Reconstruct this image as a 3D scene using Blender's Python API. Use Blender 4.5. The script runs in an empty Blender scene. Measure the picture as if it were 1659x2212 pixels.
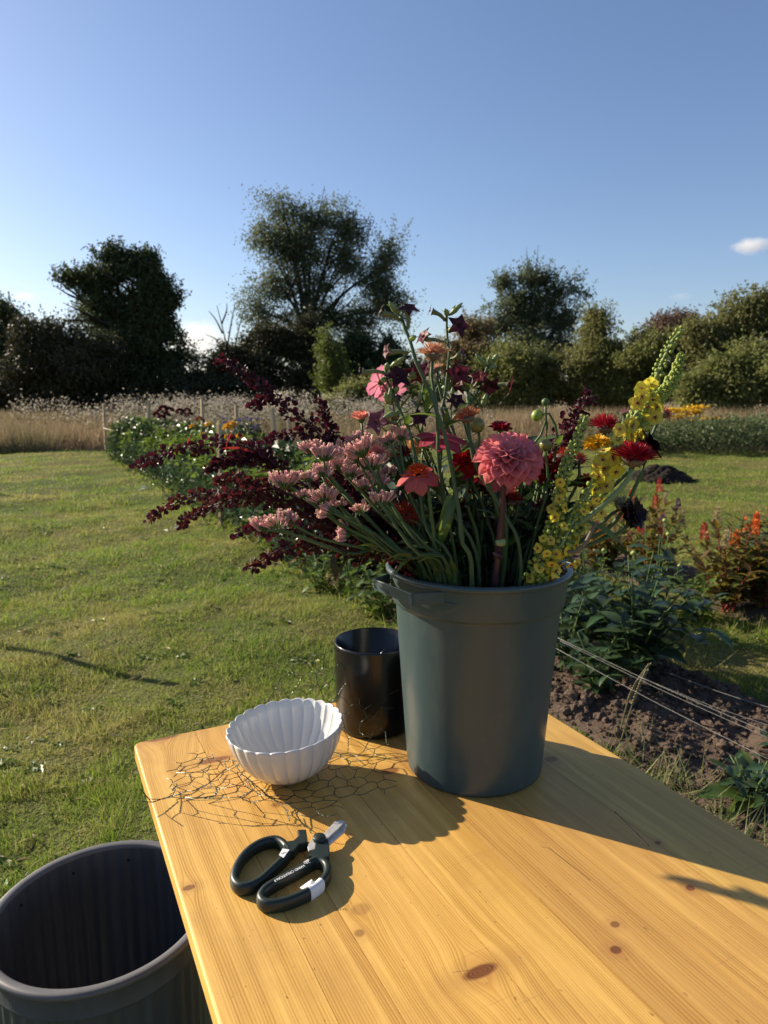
import bpy, bmesh, math, random
import numpy as np
from mathutils import Vector, Matrix, Quaternion
random.seed(7)
rng = np.random.default_rng(7)
R = math.radians
S = bpy.context.scene
COL = S.collection

# ------------------------------------------------------------------ camera, sky, sun, exposure
CAM_H = 1.34
FPX, CX, CY = 1534.0, 829.5, 1106.0          # focal length and centre in a 1659 x 2212 frame
PITCH = math.atan(251 / 1534)
cd = bpy.data.cameras.new('camera')
cam = bpy.data.objects.new('camera', cd); COL.objects.link(cam)
cam.location = (0, 0, CAM_H)
cam.rotation_euler = (math.pi / 2 - PITCH, 0, 0)
cd.sensor_fit = 'VERTICAL'; cd.sensor_height = 36; cd.lens = 36 * FPX / 2212
cd.clip_start = 0.05; cd.clip_end = 6000
cd.dof.use_dof = True; cd.dof.focus_distance = 1.04; cd.dof.aperture_fstop = 9.0
S.camera = cam

SUN_EL, SUN_AZ = R(25), R(154)               # azimuth measured from +x towards +y
sun_dir = Vector((math.cos(SUN_EL) * math.cos(SUN_AZ), math.cos(SUN_EL) * math.sin(SUN_AZ), math.sin(SUN_EL)))
w = bpy.data.worlds.new('World'); S.world = w; w.use_nodes = True
wn = w.node_tree.nodes; wl = w.node_tree.links
sky = wn.new('ShaderNodeTexSky'); sky.sky_type = 'NISHITA'; sky.sun_disc = False
sky.sun_elevation = SUN_EL; sky.sun_rotation = math.pi / 2 - SUN_AZ
sky.air_density = 1.0; sky.dust_density = 0.7; sky.ozone_density = 3.4
wb = wn.new('ShaderNodeMix'); wb.data_type = 'RGBA'; wb.blend_type = 'MULTIPLY'; wb.inputs[0].default_value = 1.0; wb.inputs[7].default_value = (1.05, 0.975, 1.0, 1)   # the phone's white balance
wl.new(sky.outputs[0], wb.inputs[6]); wl.new(wb.outputs[2], wn['Background'].inputs[0]); wn['Background'].inputs[1].default_value = 0.080
sl = bpy.data.lights.new('sun', 'SUN'); sl.energy = 5.0; sl.angle = R(0.53); sl.color = (1.0, 0.87, 0.68)
so = bpy.data.objects.new('sun', sl); COL.objects.link(so)
so.rotation_euler = sun_dir.to_track_quat('Z', 'Y').to_euler(); so.location = (-20, 10, 15)
S.view_settings.view_transform = 'Standard'; S.view_settings.look = 'None'
S.view_settings.gamma = 1; S.view_settings.exposure = 0.95; S.view_settings.use_curve_mapping = False
S.render.engine = 'CYCLES'
S.cycles.max_bounces = 6; S.cycles.diffuse_bounces = 3; S.cycles.transmission_bounces = 4
S.cycles.transparent_max_bounces = 4; S.cycles.volume_bounces = 3
S.cycles.sample_clamp_indirect = 4
S.cycles.use_denoising = True

# ------------------------------------------------------------------ helpers
def ray(u, v):
    x = (u - CX) / FPX; z = -(v - CY) / FPX
    return Vector((x, math.cos(PITCH) + z * math.sin(PITCH), -math.sin(PITCH) + z * math.cos(PITCH)))
def at(u, v, Y):                              # point seen at (u, v), Y metres ahead
    r = ray(u, v); p = r * (Y / r.y); p.z += CAM_H; return p
def onz(u, v, z=0.0):                         # point seen at (u, v) on the level z
    r = ray(u, v); p = r * ((z - CAM_H) / r.z); p.z += CAM_H; return p

WM = {}
def wm(o): return WM.get(o.name, Matrix.Identity(4))
def tag(o, label=None, cat=None, group=None, kind=None):
    if label: o['label'] = label
    if cat: o['category'] = cat
    if group: o['group'] = group
    if kind: o['kind'] = kind
    return o
def thing(name, loc, label, cat, group=None):
    o = bpy.data.objects.new(name, None); COL.objects.link(o)
    o.empty_display_size = 0.02; o.location = loc
    WM[o.name] = Matrix.Translation(Vector(loc))
    return tag(o, label, cat, group)
def put(name, me, parent=None, mw=None, **kw):
    o = bpy.data.objects.new(name, me); COL.objects.link(o)
    mw = mw if mw is not None else Matrix.Identity(4)
    WM[o.name] = mw
    if parent is not None:
        o.parent = parent
        o.matrix_basis = wm(parent).inverted() @ mw
    else:
        o.matrix_basis = mw
    return tag(o, **kw)
def mesh(name, V, F, mats, smooth=True, mi=None):
    me = bpy.data.meshes.new(name)
    me.from_pydata([tuple(v) for v in V], [], F)
    for m in (mats if isinstance(mats, (list, tuple)) else [mats]): me.materials.append(m)
    if mi is not None: me.polygons.foreach_set('material_index', mi)
    if smooth: me.polygons.foreach_set('use_smooth', [True] * len(me.polygons))
    me.update(); return me
def mesh_np(name, V, F, mats, mi=None, rnd=None, smooth=False):
    V = np.asarray(V, np.float32); F = np.asarray(F, np.int32)
    me = bpy.data.meshes.new(name); n, k = F.shape
    me.vertices.add(len(V)); me.vertices.foreach_set('co', V.ravel())
    me.loops.add(n * k); me.loops.foreach_set('vertex_index', F.ravel())
    me.polygons.add(n); me.polygons.foreach_set('loop_start', np.arange(0, n * k, k, dtype=np.int32))
    for m in (mats if isinstance(mats, (list, tuple)) else [mats]): me.materials.append(m)
    if mi is not None: me.polygons.foreach_set('material_index', np.asarray(mi, np.int32))
    me.polygons.foreach_set('use_smooth', np.full(n, smooth))
    if rnd is not None:
        a = me.attributes.new('rnd', 'FLOAT', 'FACE'); a.data.foreach_set('value', np.asarray(rnd, np.float32))
    me.update(calc_edges=True); me.validate(); return me
class MB:                                     # collects shapes into ONE mesh
    def __init__(s): s.V = []; s.F = []; s.M = []
    def add(s, vf, m=0):
        V, F = vf; n = len(s.V)
        s.V += [tuple(v) for v in V]; s.F += [tuple(i + n for i in f) for f in F]; s.M += [m] * len(F)
        return s
    def mesh(s, name, mats, smooth=True): return mesh(name, s.V, s.F, mats, smooth, s.M)
def spline(pts, n=6):
    P = [Vector(p) for p in pts]
    if len(P) < 3: return [P[0].lerp(P[-1], i / n) for i in range(n + 1)]
    out = []
    for i in range(len(P) - 1):
        p0 = P[i - 1] if i else P[0] * 2 - P[1]; p1 = P[i]; p2 = P[i + 1]
        p3 = P[i + 2] if i + 2 < len(P) else P[-1] * 2 - P[-2]
        for k in range(n):
            t = k / n
            out.append(0.5 * ((2 * p1) + (p2 - p0) * t + (2 * p0 - 5 * p1 + 4 * p2 - p3) * t * t + (3 * p1 - p0 - 3 * p2 + p3) * t ** 3))
    out.append(P[-1]); return out
def cspline(pts, n=5):                        # closed
    P = [Vector(p) for p in pts]; N = len(P); out = []
    for i in range(N):
        p0, p1, p2, p3 = P[i - 1], P[i], P[(i + 1) % N], P[(i + 2) % N]
        for k in range(n):
            t = k / n
            out.append(0.5 * ((2 * p1) + (p2 - p0) * t + (2 * p0 - 5 * p1 + 4 * p2 - p3) * t * t + (3 * p1 - p0 - 3 * p2 + p3) * t ** 3))
    return out
def tube(pts, r, n=6, closed=False, sec=None, cap=True):
    P = [Vector(p) for p in pts]; m = len(P)
    rr = r if isinstance(r, (list, tuple)) else [r] * m
    if len(rr) != m: rr = [rr[0] + (rr[-1] - rr[0]) * i / (m - 1) for i in range(m)]
    V = []; F = []; up = Vector((0.013, 0.021, 1))
    for i in range(m):
        a = P[i - 1] if (i or closed) else P[i]; b = P[(i + 1) % m] if (i < m - 1 or closed) else P[i]
        t = (b - a); t = t.normalized() if t.length > 1e-9 else Vector((0, 0, 1))
        x = up.cross(t)
        if x.length < 1e-4: x = Vector((1, 0, 0)).cross(t)
        x.normalize(); y = t.cross(x)
        for k in range(n):
            if sec: cx_, cy_ = sec[k]
            else: cx_, cy_ = math.cos(2 * math.pi * k / n), math.sin(2 * math.pi * k / n)
            V.append(P[i] + (x * cx_ + y * cy_) * rr[i])
    for i in range(m if closed else m - 1):
        j = (i + 1) % m
        for k in range(n): F.append((i * n + k, i * n + (k + 1) % n, j * n + (k + 1) % n, j * n + k))
    if cap and not closed:
        F.append(tuple(range(n))[::-1]); F.append(tuple((m - 1) * n + k for k in range(n)))
    return V, F
def lathe(prof, n=48, c=(0, 0, 0), a0=0.0):
    V = []; F = []
    for r, z in prof:
        for k in range(n):
            a = a0 + 2 * math.pi * k / n; V.append((c[0] + r * math.cos(a), c[1] + r * math.sin(a), c[2] + z))
    for i in range(len(prof) - 1):
        for k in range(n): F.append((i * n + k, i * n + (k + 1) % n, (i + 1) * n + (k + 1) % n, (i + 1) * n + k))
    return V, F
def prism(poly, z0, z1):                      # poly counter-clockwise
    n = len(poly); V = [(p[0], p[1], z0) for p in poly] + [(p[0], p[1], z1) for p in poly]
    F = [tuple(range(n))[::-1], tuple(range(n, 2 * n))] + [(i, (i + 1) % n, n + (i + 1) % n, n + i) for i in range(n)]
    return V, F
def bevelled(vf, w=0.001, seg=2, ang=R(40)):
    bm = bmesh.new(); vs = [bm.verts.new(v) for v in vf[0]]
    for f in vf[1]:
        try: bm.faces.new([vs[i] for i in f])
        except ValueError: pass
    bmesh.ops.recalc_face_normals(bm, faces=bm.faces)
    es = [e for e in bm.edges if len(e.link_faces) == 2 and e.calc_face_angle(0) > ang]
    bmesh.ops.bevel(bm, geom=es, offset=w, segments=seg, affect='EDGES', profile=0.5)
    bm.verts.index_update()
    out = [v.co.copy() for v in bm.verts], [tuple(v.index for v in f.verts) for f in bm.faces]
    bm.free(); return out
def frame(c, axis, spin=0.0):                 # local +z along axis
    q = Vector(axis).to_track_quat('Z', 'Y')
    return Matrix.Translation(Vector(c)) @ q.to_matrix().to_4x4() @ Matrix.Rotation(spin, 4, 'Z')
def aim(c, d, up=(0, 0, 1), s=1.0, roll=0.0): # local +x along d, +z near up
    x = Vector(d).normalized(); y = Vector(up).cross(x)
    if y.length < 1e-4: y = Vector((0, 1, 0))
    y.normalize(); z = x.cross(y)
    M = Matrix((x, y, z)).transposed().to_4x4()
    return Matrix.Translation(Vector(c)) @ M @ Matrix.Rotation(roll, 4, 'X') @ Matrix.Scale(s, 4)
def hermit(i): return random.random()

# ------------------------------------------------------------------ materials
class NT:
    def __init__(s, name):
        s.m = bpy.data.materials.new(name); s.m.use_nodes = True
        s.t = s.m.node_tree; s.b = s.t.nodes['Principled BSDF']; s.out = s.t.nodes['Material Output']
    def n(s, typ, ins=None, **props):
        nd = s.t.nodes.new('ShaderNode' + typ)
        for k, v in props.items(): setattr(nd, k, v)
        for k, v in (ins or {}).items(): s.set(nd.inputs[k], v)
        return nd
    def set(s, sock, v):
        if isinstance(v, bpy.types.NodeSocket): s.t.links.new(v, sock)
        elif isinstance(v, bpy.types.Node): s.t.links.new(v.outputs[0], sock)
        else:
            if hasattr(sock.default_value, '__len__') and len(sock.default_value) == 4 and hasattr(v, '__len__') and len(v) == 3: v = (*v, 1)
            sock.default_value = v
    def math(s, op, a, b=0.0, clamp=False):
        nd = s.n('Math', operation=op, use_clamp=clamp); s.set(nd.inputs[0], a); s.set(nd.inputs[1], b); return nd.outputs[0]
    def mix(s, f, a, b, mode='MIX'):
        nd = s.n('Mix', data_type='RGBA', blend_type=mode); s.set(nd.inputs[0], f); s.set(nd.inputs[6], a); s.set(nd.inputs[7], b); return nd.outputs[2]
    def ramp(s, f, stops, interp='LINEAR'):
        nd = s.n('ValToRGB', {0: f}); cr = nd.color_ramp; cr.interpolation = interp
        while len(cr.elements) < len(stops): cr.elements.new(0.5)
        for e, (p, c) in zip(cr.elements, stops):
            e.position = p; e.color = (*c, 1) if hasattr(c, '__len__') else (c, c, c, 1)
        return nd.outputs[0]
    def rng(s, f, a, b, c=0.0, d=1.0):
        nd = s.n('MapRange', {0: f, 1: a, 2: b, 3: c, 4: d}); return nd.outputs[0]
    def noise(s, vec, scale, detail=3, rough=0.55, out=0):
        nd = s.n('TexNoise', {'Scale': scale, 'Detail': detail, 'Roughness': rough})
        if vec is not None: s.set(nd.inputs['Vector'], vec)
        return nd.outputs[out]
    def obj(s): return s.n('TexCoord').outputs['Object']
    def pos(s): return s.n('NewGeometry').outputs['Position']
    def bump(s, h, strength=0.3, dist=0.01):
        nd = s.n('Bump', {'Height': h, 'Strength': strength, 'Distance': dist}); s.set(s.b.inputs['Normal'], nd.outputs[0])
    def bs(s, **kw):
        for k, v in kw.items():
            k = {'col': 'Base Color', 'rough': 'Roughness', 'metal': 'Metallic', 'spec': 'Specular IOR Level', 'coat': 'Coat Weight', 'coatr': 'Coat Roughness', 'sheen': 'Sheen Weight'}[k]
            s.set(s.b.inputs[k], v)
        return s
def hsv_var(t, col, amt=0.3, hue=0.02, r=None):
    r = r if r is not None else t.n('ObjectInfo').outputs['Random']
    hs = t.n('HueSaturation', {'Hue': t.rng(r, 0, 1, 0.5 - hue, 0.5 + hue), 'Value': t.rng(r, 0, 1, 1 - amt, 1 + amt), 'Saturation': 1.0})
    t.set(hs.inputs['Color'], col); return hs.outputs[0]
def plain(name, col, rough=0.5, spec=0.4, metal=0.0, var=0.12, scale=30, bump=0.0):
    t = NT(name); n = t.noise(t.obj(), scale, 4)
    c = t.mix(n, tuple(x * (1 - var) for x in col), tuple(min(1, x * (1 + var)) for x in col))
    t.bs(col=c, rough=rough, spec=spec, metal=metal)
    if bump: t.bump(n, bump, 0.004)
    return t.m
def leafy(name, col, col2, trans=0.35, rough=0.5, per='attr', tcol=None, grad=None, spec=0.35, amt=0.35, hue=0.02, patch=None):
    """thin leaf or petal: diffuse front, light passing through"""
    t = NT(name)
    r = t.n('Attribute', attribute_name='rnd').outputs['Fac'] if per == 'attr' else t.n('ObjectInfo').outputs['Random']
    c = t.mix(r, col, col2)
    if patch: c = t.mix(t.rng(t.noise(t.pos(), patch[1], 2), 0.4, 0.65), c, patch[0])
    if grad:                                   # petal base to tip, along local x
        x = t.n('SeparateXYZ', {0: t.obj()}).outputs[0]
        c = t.mix(t.rng(x, grad[1], grad[2]), grad[0], c)
    r2 = t.math('FRACT', t.math('MULTIPLY', r, 7.31))
    c = hsv_var(t, c, amt, hue, r2)
    t.bs(col=c, rough=rough, spec=spec)
    tr = t.n('BsdfTranslucent')
    if tcol: t.set(tr.inputs[0], t.mix(0.6, c, tcol))
    else: t.set(tr.inputs[0], c)
    mx = t.n('MixShader', {0: trans}); t.set(mx.inputs[1], t.b.outputs[0]); t.set(mx.inputs[2], tr.outputs[0])
    t.t.links.new(mx.outputs[0], t.out.inputs[0])
    return t.m

# ------------------------------------------------------------------ leaf clouds (numpy)
def unit(v): return v / np.maximum(np.linalg.norm(v, axis=1, keepdims=True), 1e-9)
def leaf_cloud(pos, d, nrm, L, W, droop=0.15):
    """one folded quad-pair per leaf: returns V, F(tri)"""
    n = len(pos); d = unit(d); s = unit(np.cross(nrm, d)); u = np.cross(d, s)
    L = np.broadcast_to(np.asarray(L, float), (n,))[:, None]; W = np.broadcast_to(np.asarray(W, float), (n,))[:, None]
    a = pos; tip = pos + d * L - u * L * droop
    m = pos + d * L * 0.45
    l = m + s * W * 0.5 + u * W * 0.12; r = m - s * W * 0.5 + u * W * 0.12
    V = np.stack([a, r, tip, l], 1).reshape(-1, 3)
    i = np.arange(n)[:, None] * 4
    F = np.concatenate([np.concatenate([i, i + 1, i + 2], 1), np.concatenate([i, i + 2, i + 3], 1)], 1).reshape(-1, 3)
    return V, F
def blob_points(n, blobs, shell=0.55):
    """points in ellipsoids, denser towards the shell"""
    vol = np.array([b[1][0] * b[1][1] * b[1][2] for b in blobs]) ** 0.75; pick = rng.choice(len(blobs), n, p=vol / vol.sum())
    C = np.array([b[0] for b in blobs])[pick]; Rr = np.array([b[1] for b in blobs])[pick]
    d = unit(rng.normal(size=(n, 3))); rad = (shell + (1 - shell) * rng.random((n, 1))) * (0.85 + 0.3 * rng.random((n, 1)))
    return C + d * Rr * rad, d

# ------------------------------------------------------------------ ground
BO = Vector((2.12, 0, 0)); BD = Vector((-0.461, 0.887, 0)); BN = Vector((0.887, 0.461, 0))   # flower-bed strip: origin, along, across
def bed(s, t, z=0.0): p = BO + BD * s + BN * t; p.z = z; return p
def gz(x, y):
    return 1.7 * (0.012 * np.sin(x * 2.1 + y * 0.7) + 0.010 * np.sin(y * 2.9 - x * 1.3 + 1) + 0.006 * np.sin(x * 6.1 - y * 3.7)
            + 0.004 * np.sin(y * 8.3 + x * 4.1)) * np.clip(30 / (np.hypot(x, y) + 1), 0, 1)
def st_of(x, y): return (x - 2.12) * -0.461 + y * 0.887, (x - 2.12) * 0.887 + y * 0.461
def hay_line(x): return 18.0 + 0.42 * (x + 7.0) * (x < -7) + 0.25 * np.sin(x * 0.9) + 0.12 * np.sin(x * 3.1)

def axis_pts(lo, hi, fine, step):
    a = np.arange(fine[0], fine[1] + 1e-6, step); out = list(a)
    k = step; x = fine[1]
    while x < hi: k *= 1.25; x += k; out.append(x)
    k = step; x = fine[0]
    while x > lo: k *= 1.25; x -= k; out.insert(0, x)
    return np.array(out)
gx = axis_pts(-900, 900, (-9, 7), 0.14); gy = axis_pts(-300, 1500, (0, 19), 0.14)
X, Y = np.meshgrid(gx, gy)
Z = gz(X, Y); nx, ny = len(gx), len(gy)
ii = (np.arange(ny - 1)[:, None] * nx + np.arange(nx - 1)[None]).ravel()
gF = np.stack([ii, ii + 1, ii + 1 + nx, ii + nx], 1)
t = NT('lawn_ground')
P = t.pos(); sx = t.n('SeparateXYZ', {0: P})
n1 = t.noise(P, 0.9, 4, 0.6); n2 = t.noise(P, 9, 4, 0.65); n3 = t.noise(P, 60, 3)
c = t.ramp(n1, [(0.36, (0.070, 0.105, 0.014)), (0.5, (0.115, 0.135, 0.024)), (0.62, (0.18, 0.160, 0.048))])
c = t.mix(t.rng(n2, 0.45, 0.75, 0, 0.55), c, (0.12, 0.10, 0.04))
c = t.mix(t.rng(n3, 0.35, 0.6, 0.6, 0), c, (0.025, 0.03, 0.01))
hay = t.rng(t.math('ADD', sx.outputs[1], t.math('MULTIPLY', t.noise(P, 2), 0.8)), 17.6, 18.4)
c = t.mix(hay, c, (0.20, 0.15, 0.085))
t.bs(col=c, rough=0.9, spec=0.15); t.bump(n3, 0.8, 0.03)
lawn = put('lawn', mesh_np('lawn', np.stack([X, Y, Z], -1).reshape(-1, 3), gF, t.m, smooth=True), kind='structure', label='mown green lawn spreading to the hedges')

# grass blades
t = NT('grass_blade')
r = t.n('Attribute', attribute_name='rnd').outputs['Fac']; P = t.pos()
n1 = t.noise(P, 0.9, 4, 0.6); n2 = t.noise(P, 5, 3, 0.6)
c = t.ramp(n1, [(0.36, (0.155, 0.275, 0.026)), (0.5, (0.25, 0.335, 0.042)), (0.62, (0.36, 0.345, 0.09))])
c = t.mix(t.rng(n2, 0.5, 0.78, 0, 0.5), c, (0.29, 0.235, 0.09))
c = t.mix(t.rng(r, 0.72, 0.95), c, (0.36, 0.29, 0.14))
c = t.mix(t.rng(r, 0.0, 0.5, 0.6, 0), c, (0.070, 0.125, 0.018))
t.bs(col=c, rough=0.55, spec=0.3)
tr = t.n('BsdfTranslucent', {0: c}); mx = t.n('MixShader', {0: 0.5})
t.set(mx.inputs[1], t.b.outputs[0]); t.set(mx.inputs[2], tr.outputs[0]); t.t.links.new(mx.outputs[0], t.out.inputs[0])
MAT_GRASS = t.m
_vn = np.random.default_rng(3).random((256, 256))
def vnoise(x, y, k):
    x = np.asarray(x) * k + 900; y = np.asarray(y) * k + 900; i = np.floor(x).astype(int); j = np.floor(y).astype(int); fx = x - i; fy = y - j
    fx = fx * fx * (3 - 2 * fx); fy = fy * fy * (3 - 2 * fy); g = lambda a, b: _vn[a % 256, b % 256]
    return (g(i, j) * (1 - fx) + g(i + 1, j) * fx) * (1 - fy) + (g(i, j + 1) * (1 - fx) + g(i + 1, j + 1) * fx) * fy

def blades(P, h, wd, lean=0.6, bend=0.35, two=False):
    n = len(P); a = rng.random(n) * 2 * np.pi
    side = np.stack([np.cos(a), np.sin(a), np.zeros(n)], 1)
    b = rng.random(n) * 2 * np.pi; l = rng.random(n) ** 0.7 * lean
    d = np.stack([np.cos(b) * l, np.sin(b) * l, np.ones(n)], 1); d = unit(d)
    h = np.asarray(h)[:, None] * np.ones((n, 1)); wd = np.asarray(wd).reshape(-1, 1) * np.ones((n, 1))
    tip = P + d * h
    V = np.stack([P - side * wd / 2, P + side * wd / 2, tip], 1).reshape(-1, 3)
    return V, np.arange(3 * n, dtype=np.int32).reshape(-1, 3)

def lawn_points(n, y0, y1, wl=1.0):
    y = y0 + (y1 - y0) * rng.random(n); x = (rng.random(n) * 2 - 1) * (y * 0.68 + 0.7)
    s, tt = st_of(x, y)
    ok = ~((tt > 0.03 + 0.04 * np.sin(s * 9) + 0.03 * np.sin(s * 23)) & (tt < 0.95 + 0.04 * np.sin(s * 7)) & (s < 18.2))
    ok &= ~((tt > 1.75) & (tt < 2.75) & (s > 2.2) & (s < 6.2) & (rng.random(n) > 0.6))
    ok &= ~((np.hypot((x - 4.42) / 0.48, (y - 11.3) / 0.44) < 1))
    # not under the table
    q = (x + 0.439) * 0.896 + (y - 1.162) * 0.443; p = (x + 0.439) * 0.443 + (y - 1.162) * -0.896
    ok &= ~((q > 0.1) & (q < 0.63) & (p > 0.1))
    ok &= y < hay_line(x)
    ok &= np.hypot(x + 0.525, y - 1.188) > 0.19
    return x[ok], y[ok]
Vs = []; Fs = []; rn = []; off = 0
for n, y0, y1, h, wd in ((140000, 0.6, 2.3, 0.030, 0.0026), (180000, 2.2, 4.6, 0.030, 0.0038), (195000, 4.5, 9, 0.032, 0.006), (150000, 8.8, 18.6, 0.034, 0.011)):
    x, y = lawn_points(n, y0, y1)
    tuft = 0.25 + 1.5 * vnoise(x, y, 7.0) ** 2 + 0.9 * vnoise(x, y, 22.0) ** 2 + 0.5 * vnoise(x, y, 1.7) ** 2
    hh = h * (0.45 + 0.9 * rng.random(len(x))) * np.clip(tuft, 0.3, 2.2)
    V, F = blades(np.stack([x, y, gz(x, y) - 0.003], 1), hh, wd * (0.7 + 0.6 * rng.random(len(x))), lean=1.5)
    Vs.append(V); Fs.append(F + off); off += len(V); rn.append(rng.random(len(F)))
put('lawn_grass', mesh_np('lawn_grass', np.concatenate(Vs), np.concatenate(Fs), MAT_GRASS, rnd=np.concatenate(rn)), kind='stuff',
    label='short mown grass blades of the sunlit lawn', cat='grass')

# worn and longer tufts at bed edges
n = 9000; s = rng.random(n) * 14.6 + 3.2; side = rng.random(n) < 0.5
tt = np.where(side, 0.02 + rng.normal(0, 0.05, n), 1.0 + rng.normal(0, 0.07, n)); tt = np.where((rng.random(n) < 0.25), 1.75 + rng.normal(0, 0.08, n), tt)
x = 2.12 - 0.461 * s + 0.887 * tt; y = 0.887 * s + 0.461 * tt
h = (0.05 + 0.12 * rng.random(n)); V, F = blades(np.stack([x, y, gz(x, y)], 1), h, 0.004 + 0.0006 * y, lean=1.1)
put('edge_grass', mesh_np('edge_grass', V, F, MAT_GRASS, rnd=rng.random(len(F))), kind='stuff', label='longer uncut grass along the flower bed edges', cat='grass')

# flat weeds and clippings in the lawn
cx_, cy_ = lawn_points(420, 1.3, 9.0); k = 14; m = len(cx_)
W0 = np.repeat(np.stack([cx_, cy_, gz(cx_, cy_) + 0.006], 1), k, 0) + rng.normal(size=(m * k, 3)) * [0.022, 0.022, 0.004]
V, F = leaf_cloud(W0, rng.normal(size=W0.shape) * [1, 1, 0.15] + [0, 0, 0.1], rng.normal(size=W0.shape) * 0.25 + [0, 0, 1], 0.022 + 0.02 * rng.random(len(W0)), 0.016)
MAT_WEED = leafy('lawn_weed', (0.07, 0.13, 0.022), (0.10, 0.16, 0.03), 0.35, 0.45, amt=0.35, spec=0.4)
put('lawn_weeds', mesh_np('lawn_weeds', V, F, MAT_WEED, rnd=np.repeat(rng.random(len(W0)), 2)), kind='stuff', label='clover and flat weeds scattered through the lawn', cat='weeds')
cx_, cy_ = lawn_points(2600, 1.0, 8.0); m = len(cx_); dv = rng.normal(size=(m, 3)) * [1, 1, 0.12]
V, F = leaf_cloud(np.stack([cx_, cy_, gz(cx_, cy_) + 0.018 + 0.012 * rng.random(m)], 1), dv, rng.normal(size=(m, 3)) * 0.3 + [0, 0, 1], 0.03 + 0.05 * rng.random(m), 0.005, 0.3)
put('grass_clippings', mesh_np('grass_clippings', V, F, leafy('clipping', (0.42, 0.36, 0.19), (0.30, 0.27, 0.12), 0.3, 0.7, amt=0.25), rnd=np.repeat(rng.random(m), 2)), kind='stuff', label='dry grass clippings lying on the lawn', cat='clippings')

# ------------------------------------------------------------------ soil
t = NT('soil'); n1 = t.noise(t.pos(), 14, 5, 0.65); n2 = t.noise(t.pos(), 70, 4, 0.6)
c = t.mix(n1, (0.042, 0.030, 0.023), (0.122, 0.090, 0.068)); c = t.mix(t.rng(n2, 0.4, 0.7, 0, 0.6), c, (0.15, 0.10, 0.07))
t.bs(col=c, rough=0.95, spec=0.1); t.bump(n2, 0.7, 0.01); MAT_SOIL = t.m
def soil_h(s, t_):
    return 0.02 * np.sin(s * 11 + np.sin(t_ * 17)) * np.sin(t_ * 13 + s * 5) + 0.012 * np.sin(s * 31 + t_ * 11) * np.sin(t_ * 37 - s * 9)
def soil_strip(name, s0, s1, t0, t1, ds, label):
    ss = np.arange(s0, s1, ds); ts = np.arange(t0, t1 + 1e-6, min(ds, 0.035)); A, B = np.meshgrid(ss, ts)
    e = np.clip(np.minimum(B - t0, t1 - B) / 0.12, 0, 1)
    x = 2.12 - 0.461 * A + 0.887 * B; y = 0.887 * A + 0.461 * B
    z = gz(x, y) - 0.012 + e * (0.055 + soil_h(A, B)); m, k = len(ss), len(ts)
    z = z + 0.05 * np.exp(-((A - 2.05) / 0.3) ** 2 - ((B - 0.62) / 0.22) ** 2)
    i = (np.arange(k - 1)[:, None] * m + np.arange(m - 1)[None]).ravel()
    return put(name, mesh_np(name, np.stack([x, y, z], -1).reshape(-1, 3), np.stack([i, i + 1, i + 1 + m, i + m], 1), MAT_SOIL, smooth=True), kind='structure', label=label)
soil_strip('soil_bed', 0.4, 18.3, 0.0, 1.0, 0.035, 'bare brown soil of the long flower bed')
soil_strip('soil_path', 2.4, 6.2, 1.92, 2.6, 0.05, 'brown soil of the second flower bed')
def ico(sub=1):
    bm = bmesh.new(); bmesh.ops.create_icosphere(bm, subdivisions=sub, radius=1); V = np.array([v.co for v in bm.verts]); F = np.array([[v.index for v in f.verts] for f in bm.faces]); bm.free(); return V, F
IV, IF = ico(2); IV1, IF1 = ico(1)
def lumps(P, r, V0=IV, F0=IF, rough=0.25, flat=0.8):
    n = len(P); k = len(V0); S3 = np.asarray(r)[:, None] * (0.75 + 0.5 * rng.random((n, 3))) * np.array([1, 1, flat])
    ph = rng.random((n, 1, 3)) * 6.28
    V = V0[None] * (1 + rough * np.sin(V0[None] * 4.3 + ph) * np.sin(V0[None][..., [1, 2, 0]] * 5.1 + ph) + rough * 0.7 * np.sin(V0[None][..., [2, 0, 1]] * 9.7 + ph * 3)) * S3[:, None, :]
    a = rng.random(n) * 6.28; ca, sa = np.cos(a)[:, None], np.sin(a)[:, None]
    V = np.stack([V[..., 0] * ca - V[..., 1] * sa, V[..., 0] * sa + V[..., 1] * ca, V[..., 2]], -1) + P[:, None, :]
    F = F0[None] + (np.arange(n) * k)[:, None, None]
    return V.reshape(-1, 3), F.reshape(-1, 3)
def soil_z(s, t_):
    x = 2.12 - 0.461 * s + 0.887 * t_; y = 0.887 * s + 0.461 * t_
    e = np.clip(np.minimum(t_, 1 - t_) / 0.12, 0, 1)
    return x, y, gz(x, y) - 0.012 + e * (0.055 + soil_h(s, t_)) + 0.05 * np.exp(-((s - 2.05) / 0.3) ** 2 - ((t_ - 0.62) / 0.22) ** 2)
n = 9000; s = 1.1 + 2.9 * rng.random(n); tt = 0.03 + 0.94 * rng.random(n); x, y, z = soil_z(s, tt)
rr = 0.002 + 0.012 * rng.random(n) ** 3.0
big = (rng.random(n) < 0.018); rr = np.where(big, 0.015 + 0.016 * rng.random(n), rr)
V, F = lumps(np.stack([x, y, z + rr * 0.3], 1), rr, rough=0.34)
put('soil_clods', mesh_np('soil_clods', V, F, MAT_SOIL, smooth=False), kind='stuff', label='crumbly clods of brown earth lying on the bed', cat='soil clods')
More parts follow.
